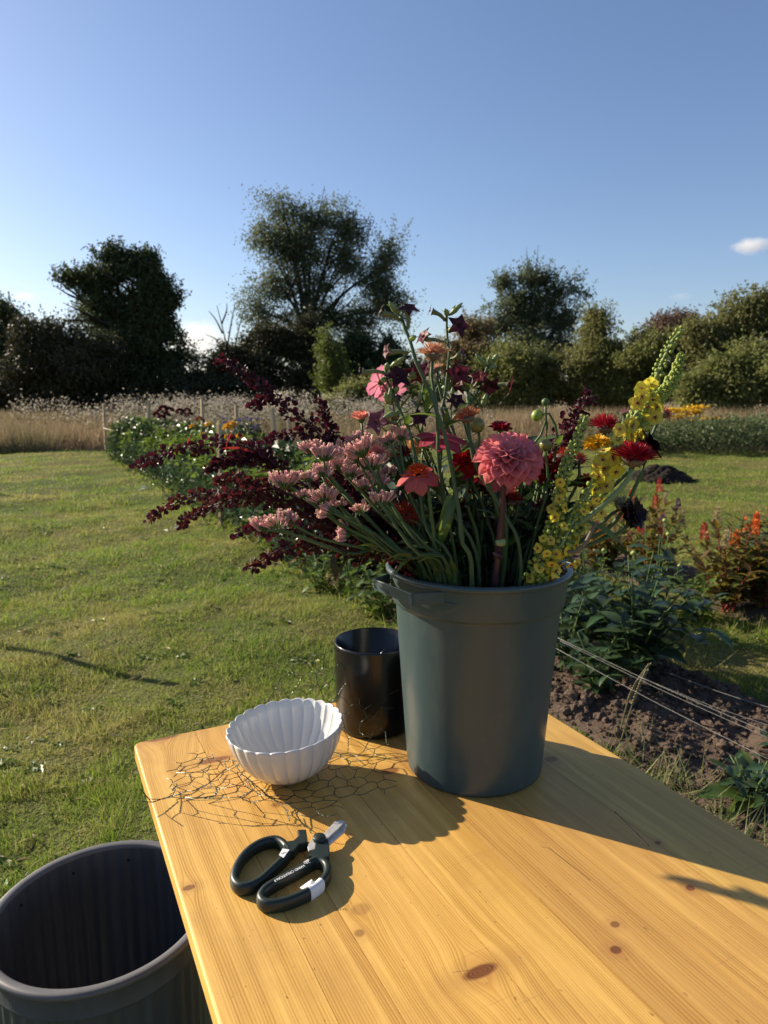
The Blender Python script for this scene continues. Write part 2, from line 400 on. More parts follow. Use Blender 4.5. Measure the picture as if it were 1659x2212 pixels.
# heap of dark earth out on the right-hand grass
mp = []; n = 2600
a = rng.random(n) * 6.28; q = rng.random(n) ** 0.5
mx_, my_ = 4.42 + 0.46 * q * np.cos(a), 11.3 + 0.42 * q * np.sin(a); mz = (0.13 + 0.05 * np.sin(a * 3) + 0.04 * np.sin(a * 7 + q * 9)) * (1 - q ** 2) + 0.01
t = plain('dark_earth', (0.022, 0.018, 0.015), 0.95, 0.1, var=0.4, scale=20, bump=0.5)
V, F = lumps(np.stack([mx_, my_, mz], 1), 0.018 + 0.05 * rng.random(n) ** 2, IV1, IF1, 0.4)
tag(put('earth_heap', mesh_np('earth_heap', V, F, t, smooth=True)), 'low heap of dark earth on the right-hand grass', 'earth heap')

# ------------------------------------------------------------------ meadow
MAT_HAY = leafy('hay', (0.40, 0.29, 0.17), (0.28, 0.20, 0.115), 0.3, 0.7, amt=0.3, patch=((0.20, 0.175, 0.085), 0.5))
MAT_MEADOWGREEN = leafy('meadow_green', (0.075, 0.085, 0.03), (0.16, 0.13, 0.06), 0.3, 0.6, amt=0.35)
MAT_FLUFF = leafy('seed_fluff', (0.46, 0.42, 0.35), (0.30, 0.26, 0.2), 0.4, 0.9, amt=0.25)
n = 120000
y = 17 + 31 * rng.random(n) ** 1.6; x = (rng.random(n) * 2 - 1) * (y * 0.72 + 2)
ok = (y > hay_line(x)); s, tt = st_of(x, y); ok &= ~((x > 5.5) & (y < 21)); x, y = x[ok], y[ok]; n = len(x)
hh = (0.35 + 0.45 * rng.random(n)) * np.clip((y - hay_line(x)) * 2 + 0.35, 0.3, 1)
V, F = blades(np.stack([x, y, np.zeros(n)], 1), hh, 0.012 + 0.0007 * y, lean=0.55)
put('hay_meadow', mesh_np('hay_meadow', V, F, MAT_HAY, rnd=rng.random(len(F))), kind='stuff', label='tall dry hay grass standing uncut beyond the lawn', cat='meadow')
# pale seed heads standing above the hay
pl = []; lf = []
for i in range(250):
    yy = 19.2 + 9 * random.random() ** 1.3; xx = (random.random() ** 0.9) * 13 - 12.0 if random.random() < 0.8 else random.uniform(-1, 4)
    if random.random() < 0.35: xx = random.uniform(-7.5, -2.5)
    h = random.uniform(0.6, 1.22) if xx < 1 else random.uniform(0.6, 0.9); m = 46
    P = np.array([xx, yy, 0]) + rng.normal(size=(m, 3)) * np.array([0.2, 0.2, 0.13]); P[:, 2] += h
    pl.append(P); k = 34
    Q = np.array([xx, yy, 0]) + rng.normal(size=(k, 3)) * np.array([0.2, 0.2, 0.0]); Q[:, 2] = rng.random(k) * h * 0.95; lf.append(Q)
pl = np.concatenate(pl); lf = np.concatenate(lf)
V, F = leaf_cloud(pl, rng.normal(size=pl.shape), rng.normal(size=pl.shape), 0.05 + 0.04 * rng.random(len(pl)), 0.04)
put('meadow_seedheads', mesh_np('meadow_seedheads', V, F, MAT_FLUFF, rnd=np.repeat(rng.random(len(pl)), 2)), kind='stuff', label='pale fluffy seed heads above the dry meadow', cat='seed heads')
V, F = leaf_cloud(lf, rng.normal(size=lf.shape) * [1, 1, 0.5] + [0, 0, 0.7], rng.normal(size=lf.shape), 0.14, 0.035)
put('meadow_herbs', mesh_np('meadow_herbs', V, F, MAT_MEADOWGREEN, rnd=np.repeat(rng.random(len(lf)), 2)), kind='stuff', label='grey green stalks and leaves under the seed heads', cat='meadow herbs')

# ------------------------------------------------------------------ trees and shrubs
BARK = plain('bark', (0.045, 0.036, 0.028), 0.9, 0.1, var=0.4, scale=3, bump=0.4)
LM = {k: leafy('foliage_' + k, a, b, tr, 0.5, amt=0.35, hue=0.015, tcol=tc) for k, (a, b, tr, tc) in dict(
    oak=((0.045, 0.068, 0.022), (0.070, 0.090, 0.032), 0.34, None),
    dark=((0.028, 0.036, 0.014), (0.045, 0.048, 0.018), 0.15, None),
    brown=((0.060, 0.050, 0.022), (0.045, 0.052, 0.020), 0.2, None),
    ash=((0.095, 0.122, 0.058), (0.135, 0.158, 0.076), 0.52, None),
    pale=((0.14, 0.17, 0.035), (0.11, 0.145, 0.035), 0.45, None),
    hedge=((0.165, 0.172, 0.055), (0.215, 0.21, 0.080), 0.52, None),
    light=((0.225, 0.232, 0.072), (0.175, 0.198, 0.064), 0.52, None),
    rust=((0.22, 0.145, 0.075), (0.15, 0.14, 0.06), 0.48, None),
    red=((0.19, 0.105, 0.085), (0.14, 0.115, 0.065), 0.48, None),
    bank=((0.095, 0.130, 0.050), (0.135, 0.160, 0.070), 0.42, None)).items()}
def pblobs(bl, Y, dz=0.8):
    out = []
    for b in bl:
        u, v, ru, rv = b[:4]; Yb = Y + (b[4] if len(b) > 4 else 0)
        c = at(u, v, Yb); k = Yb / FPX; out.append(((c.x, c.y, c.z), (ru * k, (ru + rv) / 2 * k * dz, rv * k)))
    return out
def crown_mesh(name, blobs, ncl, nlf, L, W, mat, sig, shell=0.45, droop=0.2, sub=9, subr=0.36, shoots=0, shoot_len=0.5):
    """leaf sprays gathered in boughs: big blobs -> boughs on them -> sprays -> leaves"""
    sb = []
    for c, r in blobs:
        k = max(4, int(sub * 1.0)); d = unit(rng.normal(size=(k, 3))); q = (shell + (1 - shell) * rng.random(k)) * (0.75 + 0.42 * rng.random(k))
        for i in range(k):
            f = subr * (0.4 + 0.95 * rng.random()); sb.append((tuple(np.array(c) + d[i] * np.array(r) * q[i]), (r[0] * f, r[1] * f, r[2] * f * 0.85)))
    C, d = blob_points(ncl, sb, 0.35)
    C = np.repeat(C, nlf, 0); D = np.repeat(d, nlf, 0); n = len(C)
    sg = np.repeat(sig * (0.35 + 0.7 * rng.random(ncl)), nlf)[:, None]
    P = C + rng.normal(size=(n, 3)) * sg * np.array([1, 1, 0.7])
    P[:, 2] = np.maximum(P[:, 2], 0.08)
    dirs = D * 0.5 + rng.normal(size=(n, 3)) * 0.7 + np.array([0, 0, -0.25])
    V, F = leaf_cloud(P, dirs, rng.normal(size=(n, 3)) * 0.8 + np.array([0, 0, 0.7]), L * (0.7 + 0.6 * rng.random(n)), W, droop)
    cr = np.repeat(rng.random(ncl), nlf)
    if shoots:                                 # ragged shoots standing out of the crown
        q = rng.integers(0, len(sb), shoots); k = 16; dv = unit(rng.normal(size=(shoots, 3)) * [0.55, 0.55, 0.3] + [0, 0, 0.75]); ln = shoot_len * (0.3 + rng.random(shoots))
        c0 = np.array([sb[i][0] for i in q]) + dv * np.array([sb[i][1] for i in q]) * 0.8
        f = (np.arange(k) + 0.5) / k; S_ = (c0[:, None] + dv[:, None] * ln[:, None, None] * f[None, :, None]).reshape(-1, 3) + rng.normal(size=(shoots * k, 3)) * shoot_len * 0.06
        sdir = np.repeat(dv, k, 0) * 0.5 + rng.normal(size=(shoots * k, 3)) * 0.6; V2, F2 = leaf_cloud(S_, sdir, rng.normal(size=S_.shape) * 0.8 + [0, 0, 0.5], L * (0.6 + 0.5 * rng.random(len(S_))), W * 0.85, droop)
        F = np.concatenate([F, F2 + len(V)]); V = np.concatenate([V, V2]); cr = np.concatenate([cr, rng.random(len(S_))]); n = len(cr)
    rn = np.clip(0.6 * cr + 0.4 * rng.random(n), 0, 1)
    return mesh_np(name, V, F, mat, rnd=np.repeat(rn, 2))
def tree(name, label, Y, bl, ncl, nlf, L, W, mat, tu, tr_, limbs=7, sig=0.35, cat='tree', group=None, part_name='crown', limb_part=False, shell=0.45, top_frac=0.5, sub=9, subr=0.4, shf=0.42):
    B = pblobs(bl, Y); base = at(tu, 900, Y); base.z = 0
    o = thing(name, base, label, cat, group)
    put(part_name, crown_mesh(name + '_' + part_name, B, ncl, nlf, L, W, LM[mat], sig, shell, sub=sub, subr=subr, shoots=int(ncl * shf), shoot_len=Y * 0.019), o, kind='stuff')
    zt = max(b[0][2] for b in B) * top_frac; mb = MB(); tops = sorted(B, key=lambda b: -b[0][2])
    tp = Vector(tops[0][0]); mid = Vector((base.x * 0.7 + tp.x * 0.3, base.y, zt))
    mb.add(tube(spline([base - Vector((0, 0, 0.2)), base.lerp(mid, 0.5) + Vector((0.12, 0, 0)), mid, mid.lerp(tp, 0.8)], 6), [tr_, tr_ * 0.85, tr_ * 0.7] + [tr_ * 0.55] * 7 + [tr_ * 0.4] * 5 + [tr_ * 0.2] * 4, 8))
    lm = []
    for i in range(limbs):
        b = B[i % len(B)]; q = Vector(b[0]) + Vector(rng.normal(size=3) * np.array(b[1]) * 0.45)
        st = base.lerp(mid, random.uniform(0.6, 1.0)) if i % 2 else mid
        m1 = st.lerp(q, 0.4) + Vector((0, 0, 0.08 * (q - st).length)); lv = tube(spline([st, m1, q], 5), [tr_ * 0.5, tr_ * 0.06], 6); lm.append(lv)
        for j in range(2):
            q2 = q + Vector(rng.normal(size=3) * np.array(b[1]) * 0.5); mb.add(tube([m1.lerp(q, 0.4), m1.lerp(q2, 0.7), q2], [tr_ * 0.18, tr_ * 0.03], 5))
    if limb_part:
        for lv in lm: put('limb', mesh('limb', *lv, BARK), o)
    else:
        for lv in lm: mb.add(lv)
    put('trunk' if cat == 'tree' else 'stem', mb.mesh('trunk', BARK), o)
    return o

tree('tree', 'dark feathery tree at the far left edge of the photo', 50, [(15, 700, 62, 48), (0, 770, 70, 80), (-60, 720, 70, 70), (40, 800, 60, 60)], 420, 46, 0.24, 0.13, 'oak', -10, 0.28, sig=0.5, shell=0.2)
tree('tree', 'broad dark oak with a rounded crown and one arm reaching left', 45,
     [(278, 582, 62, 42), (225, 600, 52, 36), (332, 615, 48, 52), (300, 660, 80, 58), (222, 680, 62, 52), (158, 604, 34, 16), (185, 615, 30, 22), (340, 715, 58, 58), (270, 765, 105, 66), (372, 790, 58, 60), (365, 655, 26, 26), (240, 560, 26, 18), (320, 568, 28, 18)],
     2100, 30, 0.20, 0.12, 'oak', 300, 0.5, 10, sig=0.36, shell=0.1, sub=20, subr=0.34)
tree('shrub', 'brownish green thorn bush left of the broad oak', 42, [(125, 735, 62, 70), (180, 770, 85, 75), (70, 790, 70, 65), (120, 830, 120, 45)], 620, 46, 0.2, 0.11, 'brown', 130, 0.15, sig=0.45, cat='shrub', part_name='foliage', shell=0.25)
tree('hedge', 'dark field hedge along the foot of the left-hand trees', 44, [(-60, 835, 130, 55), (100, 840, 140, 45), (270, 835, 140, 55), (420, 835, 80, 45), (480, 850, 80, 35)], 1000, 48, 0.22, 0.13, 'dark', 200, 0.12, sig=0.5, cat='hedge', part_name='foliage', shell=0.1, sub=16, subr=0.5)
tree('tree', 'tall open-crowned tree in the middle with sky showing through its limbs', 50,
     [(612, 455, 58, 38), (690, 480, 88, 44), (752, 500, 48, 50), (575, 520, 55, 45), (640, 540, 90, 70), (740, 560, 60, 60), (835, 560, 42, 50), (820, 620, 58, 60), (600, 620, 75, 60), (690, 620, 60, 50), (850, 660, 45, 60), (780, 690, 70, 50), (560, 680, 50, 40), (680, 690, 90, 40), (640, 745, 110, 50)],
     2500, 20, 0.18, 0.10, 'ash', 690, 0.42, 16, sig=0.55, limb_part=True, shell=0.0, top_frac=0.40, sub=34, subr=0.42, shf=0.14)
tree('shrub', 'dark brownish bush under the tall open-crowned tree', 46, [(570, 760, 85, 72), (640, 770, 80, 80), (500, 800, 55, 65), (560, 830, 100, 45), (680, 830, 70, 45)], 900, 46, 0.2, 0.12, 'brown', 580, 0.15, sig=0.42, cat='shrub', part_name='foliage', shell=0.25)
tree('shrub', 'very dark bush behind the bright yellow-green sapling', 48, [(770, 770, 70, 70), (830, 760, 60, 75), (790, 830, 90, 50), (860, 810, 60, 60)], 700, 46, 0.22, 0.13, 'oak', 790, 0.15, sig=0.45, cat='shrub', part_name='foliage', shell=0.25)
tree('sapling', 'bright yellow-green sapling in front of the dark bushes', 36, [(712, 770, 32, 48), (725, 820, 42, 45), (700, 745, 20, 30)], 190, 40, 0.16, 0.08, 'pale', 715, 0.07, sig=0.22, cat='tree', part_name='crown', shell=0.1)
tree('shrub', 'low olive bush at the foot of the yellow-green sapling', 33, [(760, 850, 55, 30), (820, 850, 70, 35), (900, 845, 60, 38)], 420, 44, 0.13, 0.07, 'light', 790, 0.06, sig=0.25, cat='shrub', part_name='foliage', shell=0.2)
tree('tree', 'green ash tree standing above the right-hand hedge', 38,
     [(1160, 605, 62, 34), (1195, 640, 58, 40), (1120, 650, 60, 40), (1085, 615, 18, 20), (1150, 690, 95, 50), (1080, 700, 60, 36), (1210, 700, 45, 45), (1140, 750, 100, 60)],
     1000, 24, 0.15, 0.075, 'ash', 1150, 0.2, 9, sig=0.30, shell=0.0, sub=24, subr=0.32)
for i, (lab, Yb, bl, mt, ncl) in enumerate([
    ('rusty brown hedge bush behind the dark flower stars', 33, [(1020, 745, 48, 55), (985, 790, 60, 60), (1050, 800, 60, 60)], 'rust', 460),
    ('pale green hedge bush below the ash tree', 31, [(1095, 790, 70, 60), (1160, 800, 80, 65), (1120, 850, 90, 40)], 'light', 560),
    ('pointed dark green hedge bush right of the ash tree', 30, [(1295, 705, 30, 42), (1290, 760, 62, 58), (1250, 800, 80, 60), (1320, 820, 70, 55)], 'hedge', 620),
    ('olive hedge bush behind the yellow mullein spike', 29, [(1370, 770, 60, 50), (1400, 810, 80, 60), (1360, 850, 80, 40)], 'light', 540),
    ('reddish hedge bush on the skyline behind the mullein tip', 31, [(1455, 715, 62, 42), (1430, 745, 60, 45), (1500, 760, 60, 50)], 'red', 460),
    ('tall green hedge bush rising towards the right edge', 27, [(1530, 725, 60, 50), (1600, 705, 70, 52), (1670, 700, 80, 60), (1560, 790, 90, 60)], 'hedge', 800),
    ('leafy hawthorn bush at the right edge with a dark hollow', 24, [(1560, 825, 62, 55), (1630, 810, 70, 72), (1500, 850, 40, 36), (1690, 840, 60, 50)], 'light', 620),
    ('mixed hedge bush filling the gap behind the pink dahlia', 32, [(1210, 850, 100, 38), (1090, 870, 110, 30), (1300, 868, 90, 30)], 'hedge', 480)]):
    tree('hedge_bush', lab, Yb, bl, ncl, 44, 0.125, 0.075, mt, bl[-1][0], 0.07, 5, sig=0.26, cat='bush', group='bushes of the right-hand hedge', part_name='foliage', shell=0.15, sub=15, subr=0.5)
# bare dead branches between the two groups of trees
o = thing('dead_branches', at(478, 900, 45) * 1.0, 'bare dead branches sticking up left of the tall tree', 'dead tree'); mb = MB()
o.location.z = 0; WM[o.name] = Matrix.Translation(o.location)
for pts in ([(500, 850), (490, 760), (478, 700), (468, 660)], [(488, 750), (500, 690), (507, 652)], [(482, 720), (468, 690), (452, 672)], [(492, 770), (470, 735), (445, 722)], [(498, 800), (515, 720), (528, 668)], [(478, 700), (490, 672), (488, 655)]):
    mb.add(tube(spline([at(u + random.uniform(-3, 3), v, 45 + random.uniform(-.5, .5)) for u, v in pts], 4), [0.06, 0.018], 5))
put('branches', mb.mesh('dead_branches', BARK), o)

# rank herbs along the right-hand edge
n = 20000; x = 5.3 + 8.5 * rng.random(n); y = 16.2 + 3.2 * rng.random(n) + 0.3 * np.sin(x * 2.2)
hmax = 0.62 + 0.22 * np.sin(x * 1.7 + y) * np.sin(y * 2.3 + x * 0.6) + 0.12 * rng.random(n)
z = hmax * rng.random(n) ** 0.6
V, F = leaf_cloud(np.stack([x, y, z], 1), rng.normal(size=(n, 3)), rng.normal(size=(n, 3)) * 0.7 + [0, 0, 0.7], 0.10, 0.05)
put('rank_herbs', mesh_np('rank_herbs', V, F, LM['bank'], rnd=np.repeat(rng.random(n), 2)), kind='stuff', label='rank green nettles and herbs along the mown grass', cat='herbs')
n = 16000; x = 3.0 + 13 * rng.random(n); y = 19.5 + 5 * rng.random(n); V, F = blades(np.stack([x, y, np.zeros(n)], 1), 0.7 + 0.45 * rng.random(n), 0.028, 0.6)
put('rough_grass', mesh_np('rough_grass', V, F, MAT_HAY, rnd=rng.random(n)), kind='stuff', label='bleached rough grass before the right-hand hedge', cat='grass')
MAT_RAG = leafy('ragwort_yellow', (0.78, 0.52, 0.03), (0.70, 0.42, 0.02), 0.3, 0.6, amt=0.2)
for i, (u, v, lab) in enumerate([(1455, 884, 'tall yellow ragwort in the rough grass right of the mullein'), (1500, 878, 'second yellow ragwort plant, taller, near the hedge'), (1530, 905, 'small yellow ragwort nearest the right-hand hedge')]):
    Yr = 18.6 + 0.8 * i; tp = at(u, v, Yr); base = Vector((tp.x + 0.1, Yr, 0)); o = thing('ragwort', base, lab, 'wildflower', 'yellow ragwort plants before the hedge')
    for j in range(8):
        h = tp + Vector((random.uniform(-.28, .28), random.uniform(-.2, .2), random.uniform(-.22, .02)))
        put('stem', mesh('stem', *tube([base, base.lerp(h, .5) + Vector((.03, 0, 0)), h], [0.012, 0.006], 5), LM['bank']), o)
        P = np.array(h) + rng.normal(size=(60, 3)) * [0.10, 0.08, 0.015]
        V, F = leaf_cloud(P, rng.normal(size=(60, 3)) * [1, 1, .2], rng.normal(size=(60, 3)) * .5 + [0, 0, 1], 0.075, 0.06)
        put('flower_head', mesh_np('flower_head', V, F, MAT_RAG, rnd=np.repeat(rng.random(60), 2)), o, kind='stuff')
# clouds: small bodies of vapour far off
def cloud(u, v, Y, ru, rv, dens, label, sc):
    t = NT('vapour'); t.t.nodes.remove(t.b)
    P = t.obj(); ln = t.n('VectorMath', {0: P}, operation='LENGTH').outputs['Value']
    nz = t.noise(P, sc, 5, 0.6); d = t.math('MULTIPLY', t.rng(t.math('SUBTRACT', t.math('ADD', nz, 0.28), ln), 0.0, 0.5), dens)
    vol = t.n('VolumePrincipled', {'Color': (1, 1, 1, 1), 'Density': d, 'Anisotropy': 0.3}); t.t.links.new(vol.outputs[0], t.out.inputs['Volume'])
    V = [tuple(p) for p in IV]; me = mesh('cloud', V, [tuple(f) for f in IF], t.m)
    c = at(u, v, Y); k = Y / FPX
    put('cloud', me, None, Matrix.Translation(c) @ Matrix.Diagonal((ru * k, (ru + rv) / 2 * k, rv * k, 1)), label=label, cat='cloud', group='small white clouds')
cloud(1624, 530, 1500, 54, 22, 0.035, 'small white cloud in the blue sky at the right edge', 1.6)
cloud(425, 745, 2000, 90, 70, 0.012, 'white cloud low in the gap left of the tall tree', 1.5)
cloud(1470, 640, 1800, 34, 12, 0.006, 'faint wisp of cloud above the right-hand hedge', 1.8)
cloud(50, 640, 1800, 40, 16, 0.006, 'faint wisp of cloud low at the left edge', 1.8)

# ------------------------------------------------------------------ leaves and garden plants
def leaf_shape(name, W=0.42, bend=0.25, fold=0.10, seg=6, wave=0.0, tipw=0.55, mats=None, teeth=0.0, stalk=0.0):
    """leaf along +x, length 1"""
    V = []; F = []
    for i in range(seg + 1):
        q = i / seg; x = q * (1 - 0.08 * bend); z = -bend * q * q
        wd = W * 0.5 * (math.sin(math.pi * min(1, q ** tipw)) ** 0.85 if 0 < q < 1 else 0.0)
        if teeth and i % 2: wd *= 1 + teeth
        if q < stalk: wd = 0.012
        wd = max(wd, 0.008); wv = wave * math.sin(q * 13)
        V += [(x, wd, z + fold * wd * 2 + wv), (x, wd * 0.5, z + fold * wd * 0.7), (x, 0, z), (x, -wd * 0.5, z + fold * wd * 0.7), (x, -wd, z + fold * wd * 2 - wv)]
    for i in range(seg):
        for k in range(4): a = i * 5 + k; F.append((a, a + 5, a + 6, a + 1))
    return mesh(name, V, F, mats)
ML_DARK = leafy('leaf_dark', (0.026, 0.050, 0.018), (0.040, 0.070, 0.024), 0.2, 0.38, 'obj', amt=0.3, spec=0.5)
ML_GREEN = leafy('leaf_green', (0.060, 0.105, 0.025), (0.095, 0.145, 0.03), 0.4, 0.4, 'obj', amt=0.3, spec=0.5, tcol=(0.25, 0.35, 0.04))
ML_SILVER = leafy('leaf_glossy', (0.045, 0.080, 0.035), (0.075, 0.115, 0.05), 0.3, 0.3, 'attr', amt=0.35, spec=0.6)
ML_BED = leafy('leaf_bed', (0.034, 0.062, 0.018), (0.075, 0.108, 0.028), 0.4, 0.42, 'attr', amt=0.4, spec=0.5, tcol=(0.2, 0.3, 0.04))
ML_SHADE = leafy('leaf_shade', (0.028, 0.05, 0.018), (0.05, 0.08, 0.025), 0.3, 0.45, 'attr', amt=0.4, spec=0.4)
ML_CEL = leafy('leaf_celosia', (0.090, 0.115, 0.026), (0.150, 0.095, 0.028), 0.4, 0.45, 'obj', amt=0.35, hue=0.03, spec=0.4, tcol=(0.3, 0.22, 0.03))
ML_STEM = plain('plant_stem', (0.075, 0.115, 0.035), 0.5, 0.3)
ML_REDSTEM = plain('red_stem', (0.20, 0.03, 0.03), 0.5, 0.3)
LV_BROAD = [leaf_shape('leaf', 0.5, b, 0.12, 6, 0.012, 0.7, ML_DARK, 0.12) for b in (0.1, 0.3, 0.5)]
LV_GREEN = [leaf_shape('leaf', 0.52, b, 0.12, 6, 0.015, 0.7, ML_GREEN, 0.12) for b in (0.1, 0.3, 0.55)]
LV_CEL = [leaf_shape('leaf', 0.34, b, 0.14, 6, 0.01, 0.8, ML_CEL) for b in (0.0, 0.25, 0.5)]
LV_DOCK = [leaf_shape('leaf', 0.42, b, 0.10, 9, 0.03, 0.6, ML_GREEN, 0.06) for b in (0.1, 0.3, 0.5)]

def leafy_plant(name, label, loc, h, r, nst, per, L, lv, cat='plant', group=None, mstem=None, upright=0.4, top_bare=0.0, up=0.3, heads=None):
    loc = Vector(loc); o = thing(name, loc, label, cat, group); k = 0
    for i in range(nst):
        a = 2.4 * i + random.uniform(-.4, .4); q = (i + 0.5) / nst
        tip = loc + Vector((math.cos(a), math.sin(a), 0)) * r * math.sqrt(q) + Vector((0, 0, h * (1 - 0.45 * q) * random.uniform(.85, 1.1)))
        mid = loc.lerp(tip, 0.5) + Vector((0, 0, h * 0.12)) * (1 - upright)
        sp = spline([loc + Vector((random.uniform(-.03, .03), random.uniform(-.03, .03), -0.02)), mid, tip], 5)
        put('stem', mesh('stem', *tube(sp, [0.006, 0.0025], 5), mstem or ML_STEM), o)
        for j in range(per):
            f = 0.12 + (0.88 - top_bare) * (j + random.random()) / per; x = f * (len(sp) - 1); ia = min(int(x), len(sp) - 2)
            p = sp[ia].lerp(sp[ia + 1], x - ia); b = 2.4 * j + i
            d = Vector((math.cos(b), math.sin(b), random.uniform(up - 0.45, up + 0.35))); d += (p - loc).normalized() * 0.3
            M = aim(p, d, (0, 0, 1), L * random.uniform(0.65, 1.2) * (1.1 - 0.45 * f), random.uniform(-.35, .35))
            put('leaf', random.choice(lv), o, M); k += 1
        if heads: heads(o, tip, i)
    return o
# dark leafy clump beside the table (each leaf apart)
leafy_plant('dahlia_plant', 'dark green leafy clump right of the grey bucket, without open flowers', onz(1365, 1455, 0.02), 0.62, 0.42, 20, 14, 0.15, LV_BROAD, up=0.15, upright=0.3)
leafy_plant('dahlia_plant', 'small dark leafy plant hard against the right side of the grey bucket', onz(1225, 1440, 0.02), 0.42, 0.24, 8, 13, 0.11, LV_BROAD, up=0.1, upright=0.3)
MAT_BUD = plain('green_bud', (0.26, 0.30, 0.06), 0.45, 0.4)
def bud_head(o, tip, i):
    if i % 2 == 0: put('bud', mesh('bud', *lathe([(0.0005, 0), (0.010, 0.004), (0.014, 0.012), (0.011, 0.020), (0.0005, 0.025)], 10, tip), MAT_BUD), o)
leafy_plant('budding_plant', 'pale green upright plant with round yellow-green buds behind the dark clump', onz(1405, 1365, 0.02), 0.62, 0.2, 10, 12, 0.085, LV_GREEN, up=0.45, upright=0.9, heads=bud_head)
leafy_plant('budding_plant', 'shorter green budding plant just right of the yellow mullein stems', onz(1275, 1350, 0.02), 0.52, 0.22, 8, 12, 0.09, LV_GREEN, up=0.4, upright=0.9, heads=bud_head)
# low leafy plants seen between the statice and the lawn
for i, (u, v, h, r, lab, lv) in enumerate([
    (690, 1275, 0.30, 0.28, 'low leafy green plant left of the bucket rim, nearest the lawn', LV_GREEN),
    (765, 1290, 0.34, 0.26, 'bright green leafy plant directly behind the bucket handle', LV_GREEN),
    (820, 1335, 0.28, 0.22, 'small bright leafy plant just above the black vase', LV_GREEN),
    (745, 1235, 0.32, 0.30, 'leafy plant with shaded leaves under the lowest red spray', LV_BROAD),
    (850, 1270, 0.42, 0.28, 'leafy plant half hidden behind the left side of the bucket', LV_GREEN)]):
    leafy_plant('leafy_plant', lab, onz(u, v), h, r, 9, 10, 0.10, lv, up=0.25, upright=0.3)
leafy_plant('leafy_plant', 'low dark leafy plant at the foot of the dark clump by the strings', onz(1290, 1500, 0.03), 0.3, 0.24, 9, 11, 0.11, LV_BROAD, up=0.15, upright=0.3)
leafy_plant('leafy_plant', 'small green leafy plant on the soil between the dark clump and the orange celosia', onz(1500, 1330, 0.02), 0.28, 0.26, 8, 11, 0.10, LV_GREEN, up=0.2, upright=0.3)
# celosias in the second bed
MAT_PLUME = {k: leafy('plume_' + k, a, b, 0.35, 0.6, 'attr', amt=0.25) for k, (a, b) in dict(orange=((0.75, 0.20, 0.035), (0.65, 0.13, 0.03)), red=((0.50, 0.06, 0.05), (0.4, 0.045, 0.04)), cream=((0.45, 0.38, 0.20), (0.36, 0.28, 0.15)), purple=((0.12, 0.04, 0.14), (0.16, 0.06, 0.17))).items()}
def plume_mesh(col, hh=0.09):
    n = 170; q = rng.random(n); a = rng.random(n) * 6.28; rad = 0.016 * (1 - q) ** 0.7 * (0.6 + 0.5 * rng.random(n)) + 0.002
    P = np.stack([rad * np.cos(a), rad * np.sin(a), q * hh], 1); d = np.stack([np.cos(a), np.sin(a), 0.9 + 0 * a], 1)
    V, F = leaf_cloud(P, d, rng.normal(size=(n, 3)), 0.014, 0.008); return mesh_np('plume', V, F, MAT_PLUME[col], rnd=np.repeat(rng.random(n), 2))
PL = {k: plume_mesh(k) for k in MAT_PLUME}
def plumes(cols):
    def f(o, tip, i):
        c = cols[i % len(cols)]
        if c: put('plume', PL[c], o, Matrix.Translation(tip - Vector((0, 0, .01))) @ Matrix.Rotation(random.uniform(-.3, .3), 4, 'X') @ Matrix.Scale(random.uniform(.8, 1.25), 4), kind='stuff')
    return f
for u, v, h, r, cols, lab in [
    (1570, 1318, 0.58, 0.28, [None, 'cream', None, None, 'red', None], 'bushy olive celosia with reddish stems in the middle of the second bed'),
    (1645, 1322, 0.62, 0.22, ['orange', 'orange', None, 'orange', 'orange'], 'celosia with orange plumes at the right edge'),
    (1400, 1262, 0.66, 0.24, ['red', None, 'cream', 'red', None, 'purple'], 'celosia with red and purple plumes behind the black flower'),
    (1300, 1232, 0.46, 0.26, [None, 'red', None], 'red-green celosia half hidden behind the mullein stems')]:
    leafy_plant('celosia', lab, onz(u, v, 0.02), h, r * 1.15, 16, 19, 0.145, LV_CEL, cat='celosia', group='celosias in the second bed', mstem=ML_REDSTEM, upright=0.85, up=0.5, heads=plumes(cols))
leafy_plant('leafy_plant', 'thin blue-green plant standing alone at the right edge above the orange plumes', onz(1650, 1200), 0.42, 0.2, 5, 8, 0.12, LV_BROAD, up=0.3)
# broad weed leaves on the soil by the table edge
o = thing('dock_plant', onz(1640, 1745, 0.03), 'broad-leaved pale green dock on the soil right of the table', 'weed')
for i, (q0, q1) in enumerate([((1625, 1705), (1535, 1630)), ((1620, 1715), (1518, 1690)), ((1640, 1700), (1600, 1610)), ((1635, 1725), (1560, 1745)), ((1650, 1700), (1690, 1620))]):
    A, B = onz(*q0, 0.05), onz(*q1, 0.12 if i != 3 else 0.05); put('leaf', LV_DOCK[i % 2], o, aim(A, B - A, (0, 0, 1), (B - A).length, random.uniform(-.3, .3)))
leafy_plant('potato_plant', 'dark wrinkled-leaved plant growing over the dock at the right edge', onz(1625, 1735, 0.03), 0.16, 0.13, 7, 6, 0.085, LV_BROAD, cat='weed', up=0.1)
leafy_plant('weed', 'small dark weed in the soil at the right edge below the strings', onz(1680, 1640, 0.03), 0.12, 0.1, 4, 6, 0.06, LV_BROAD, cat='weed')
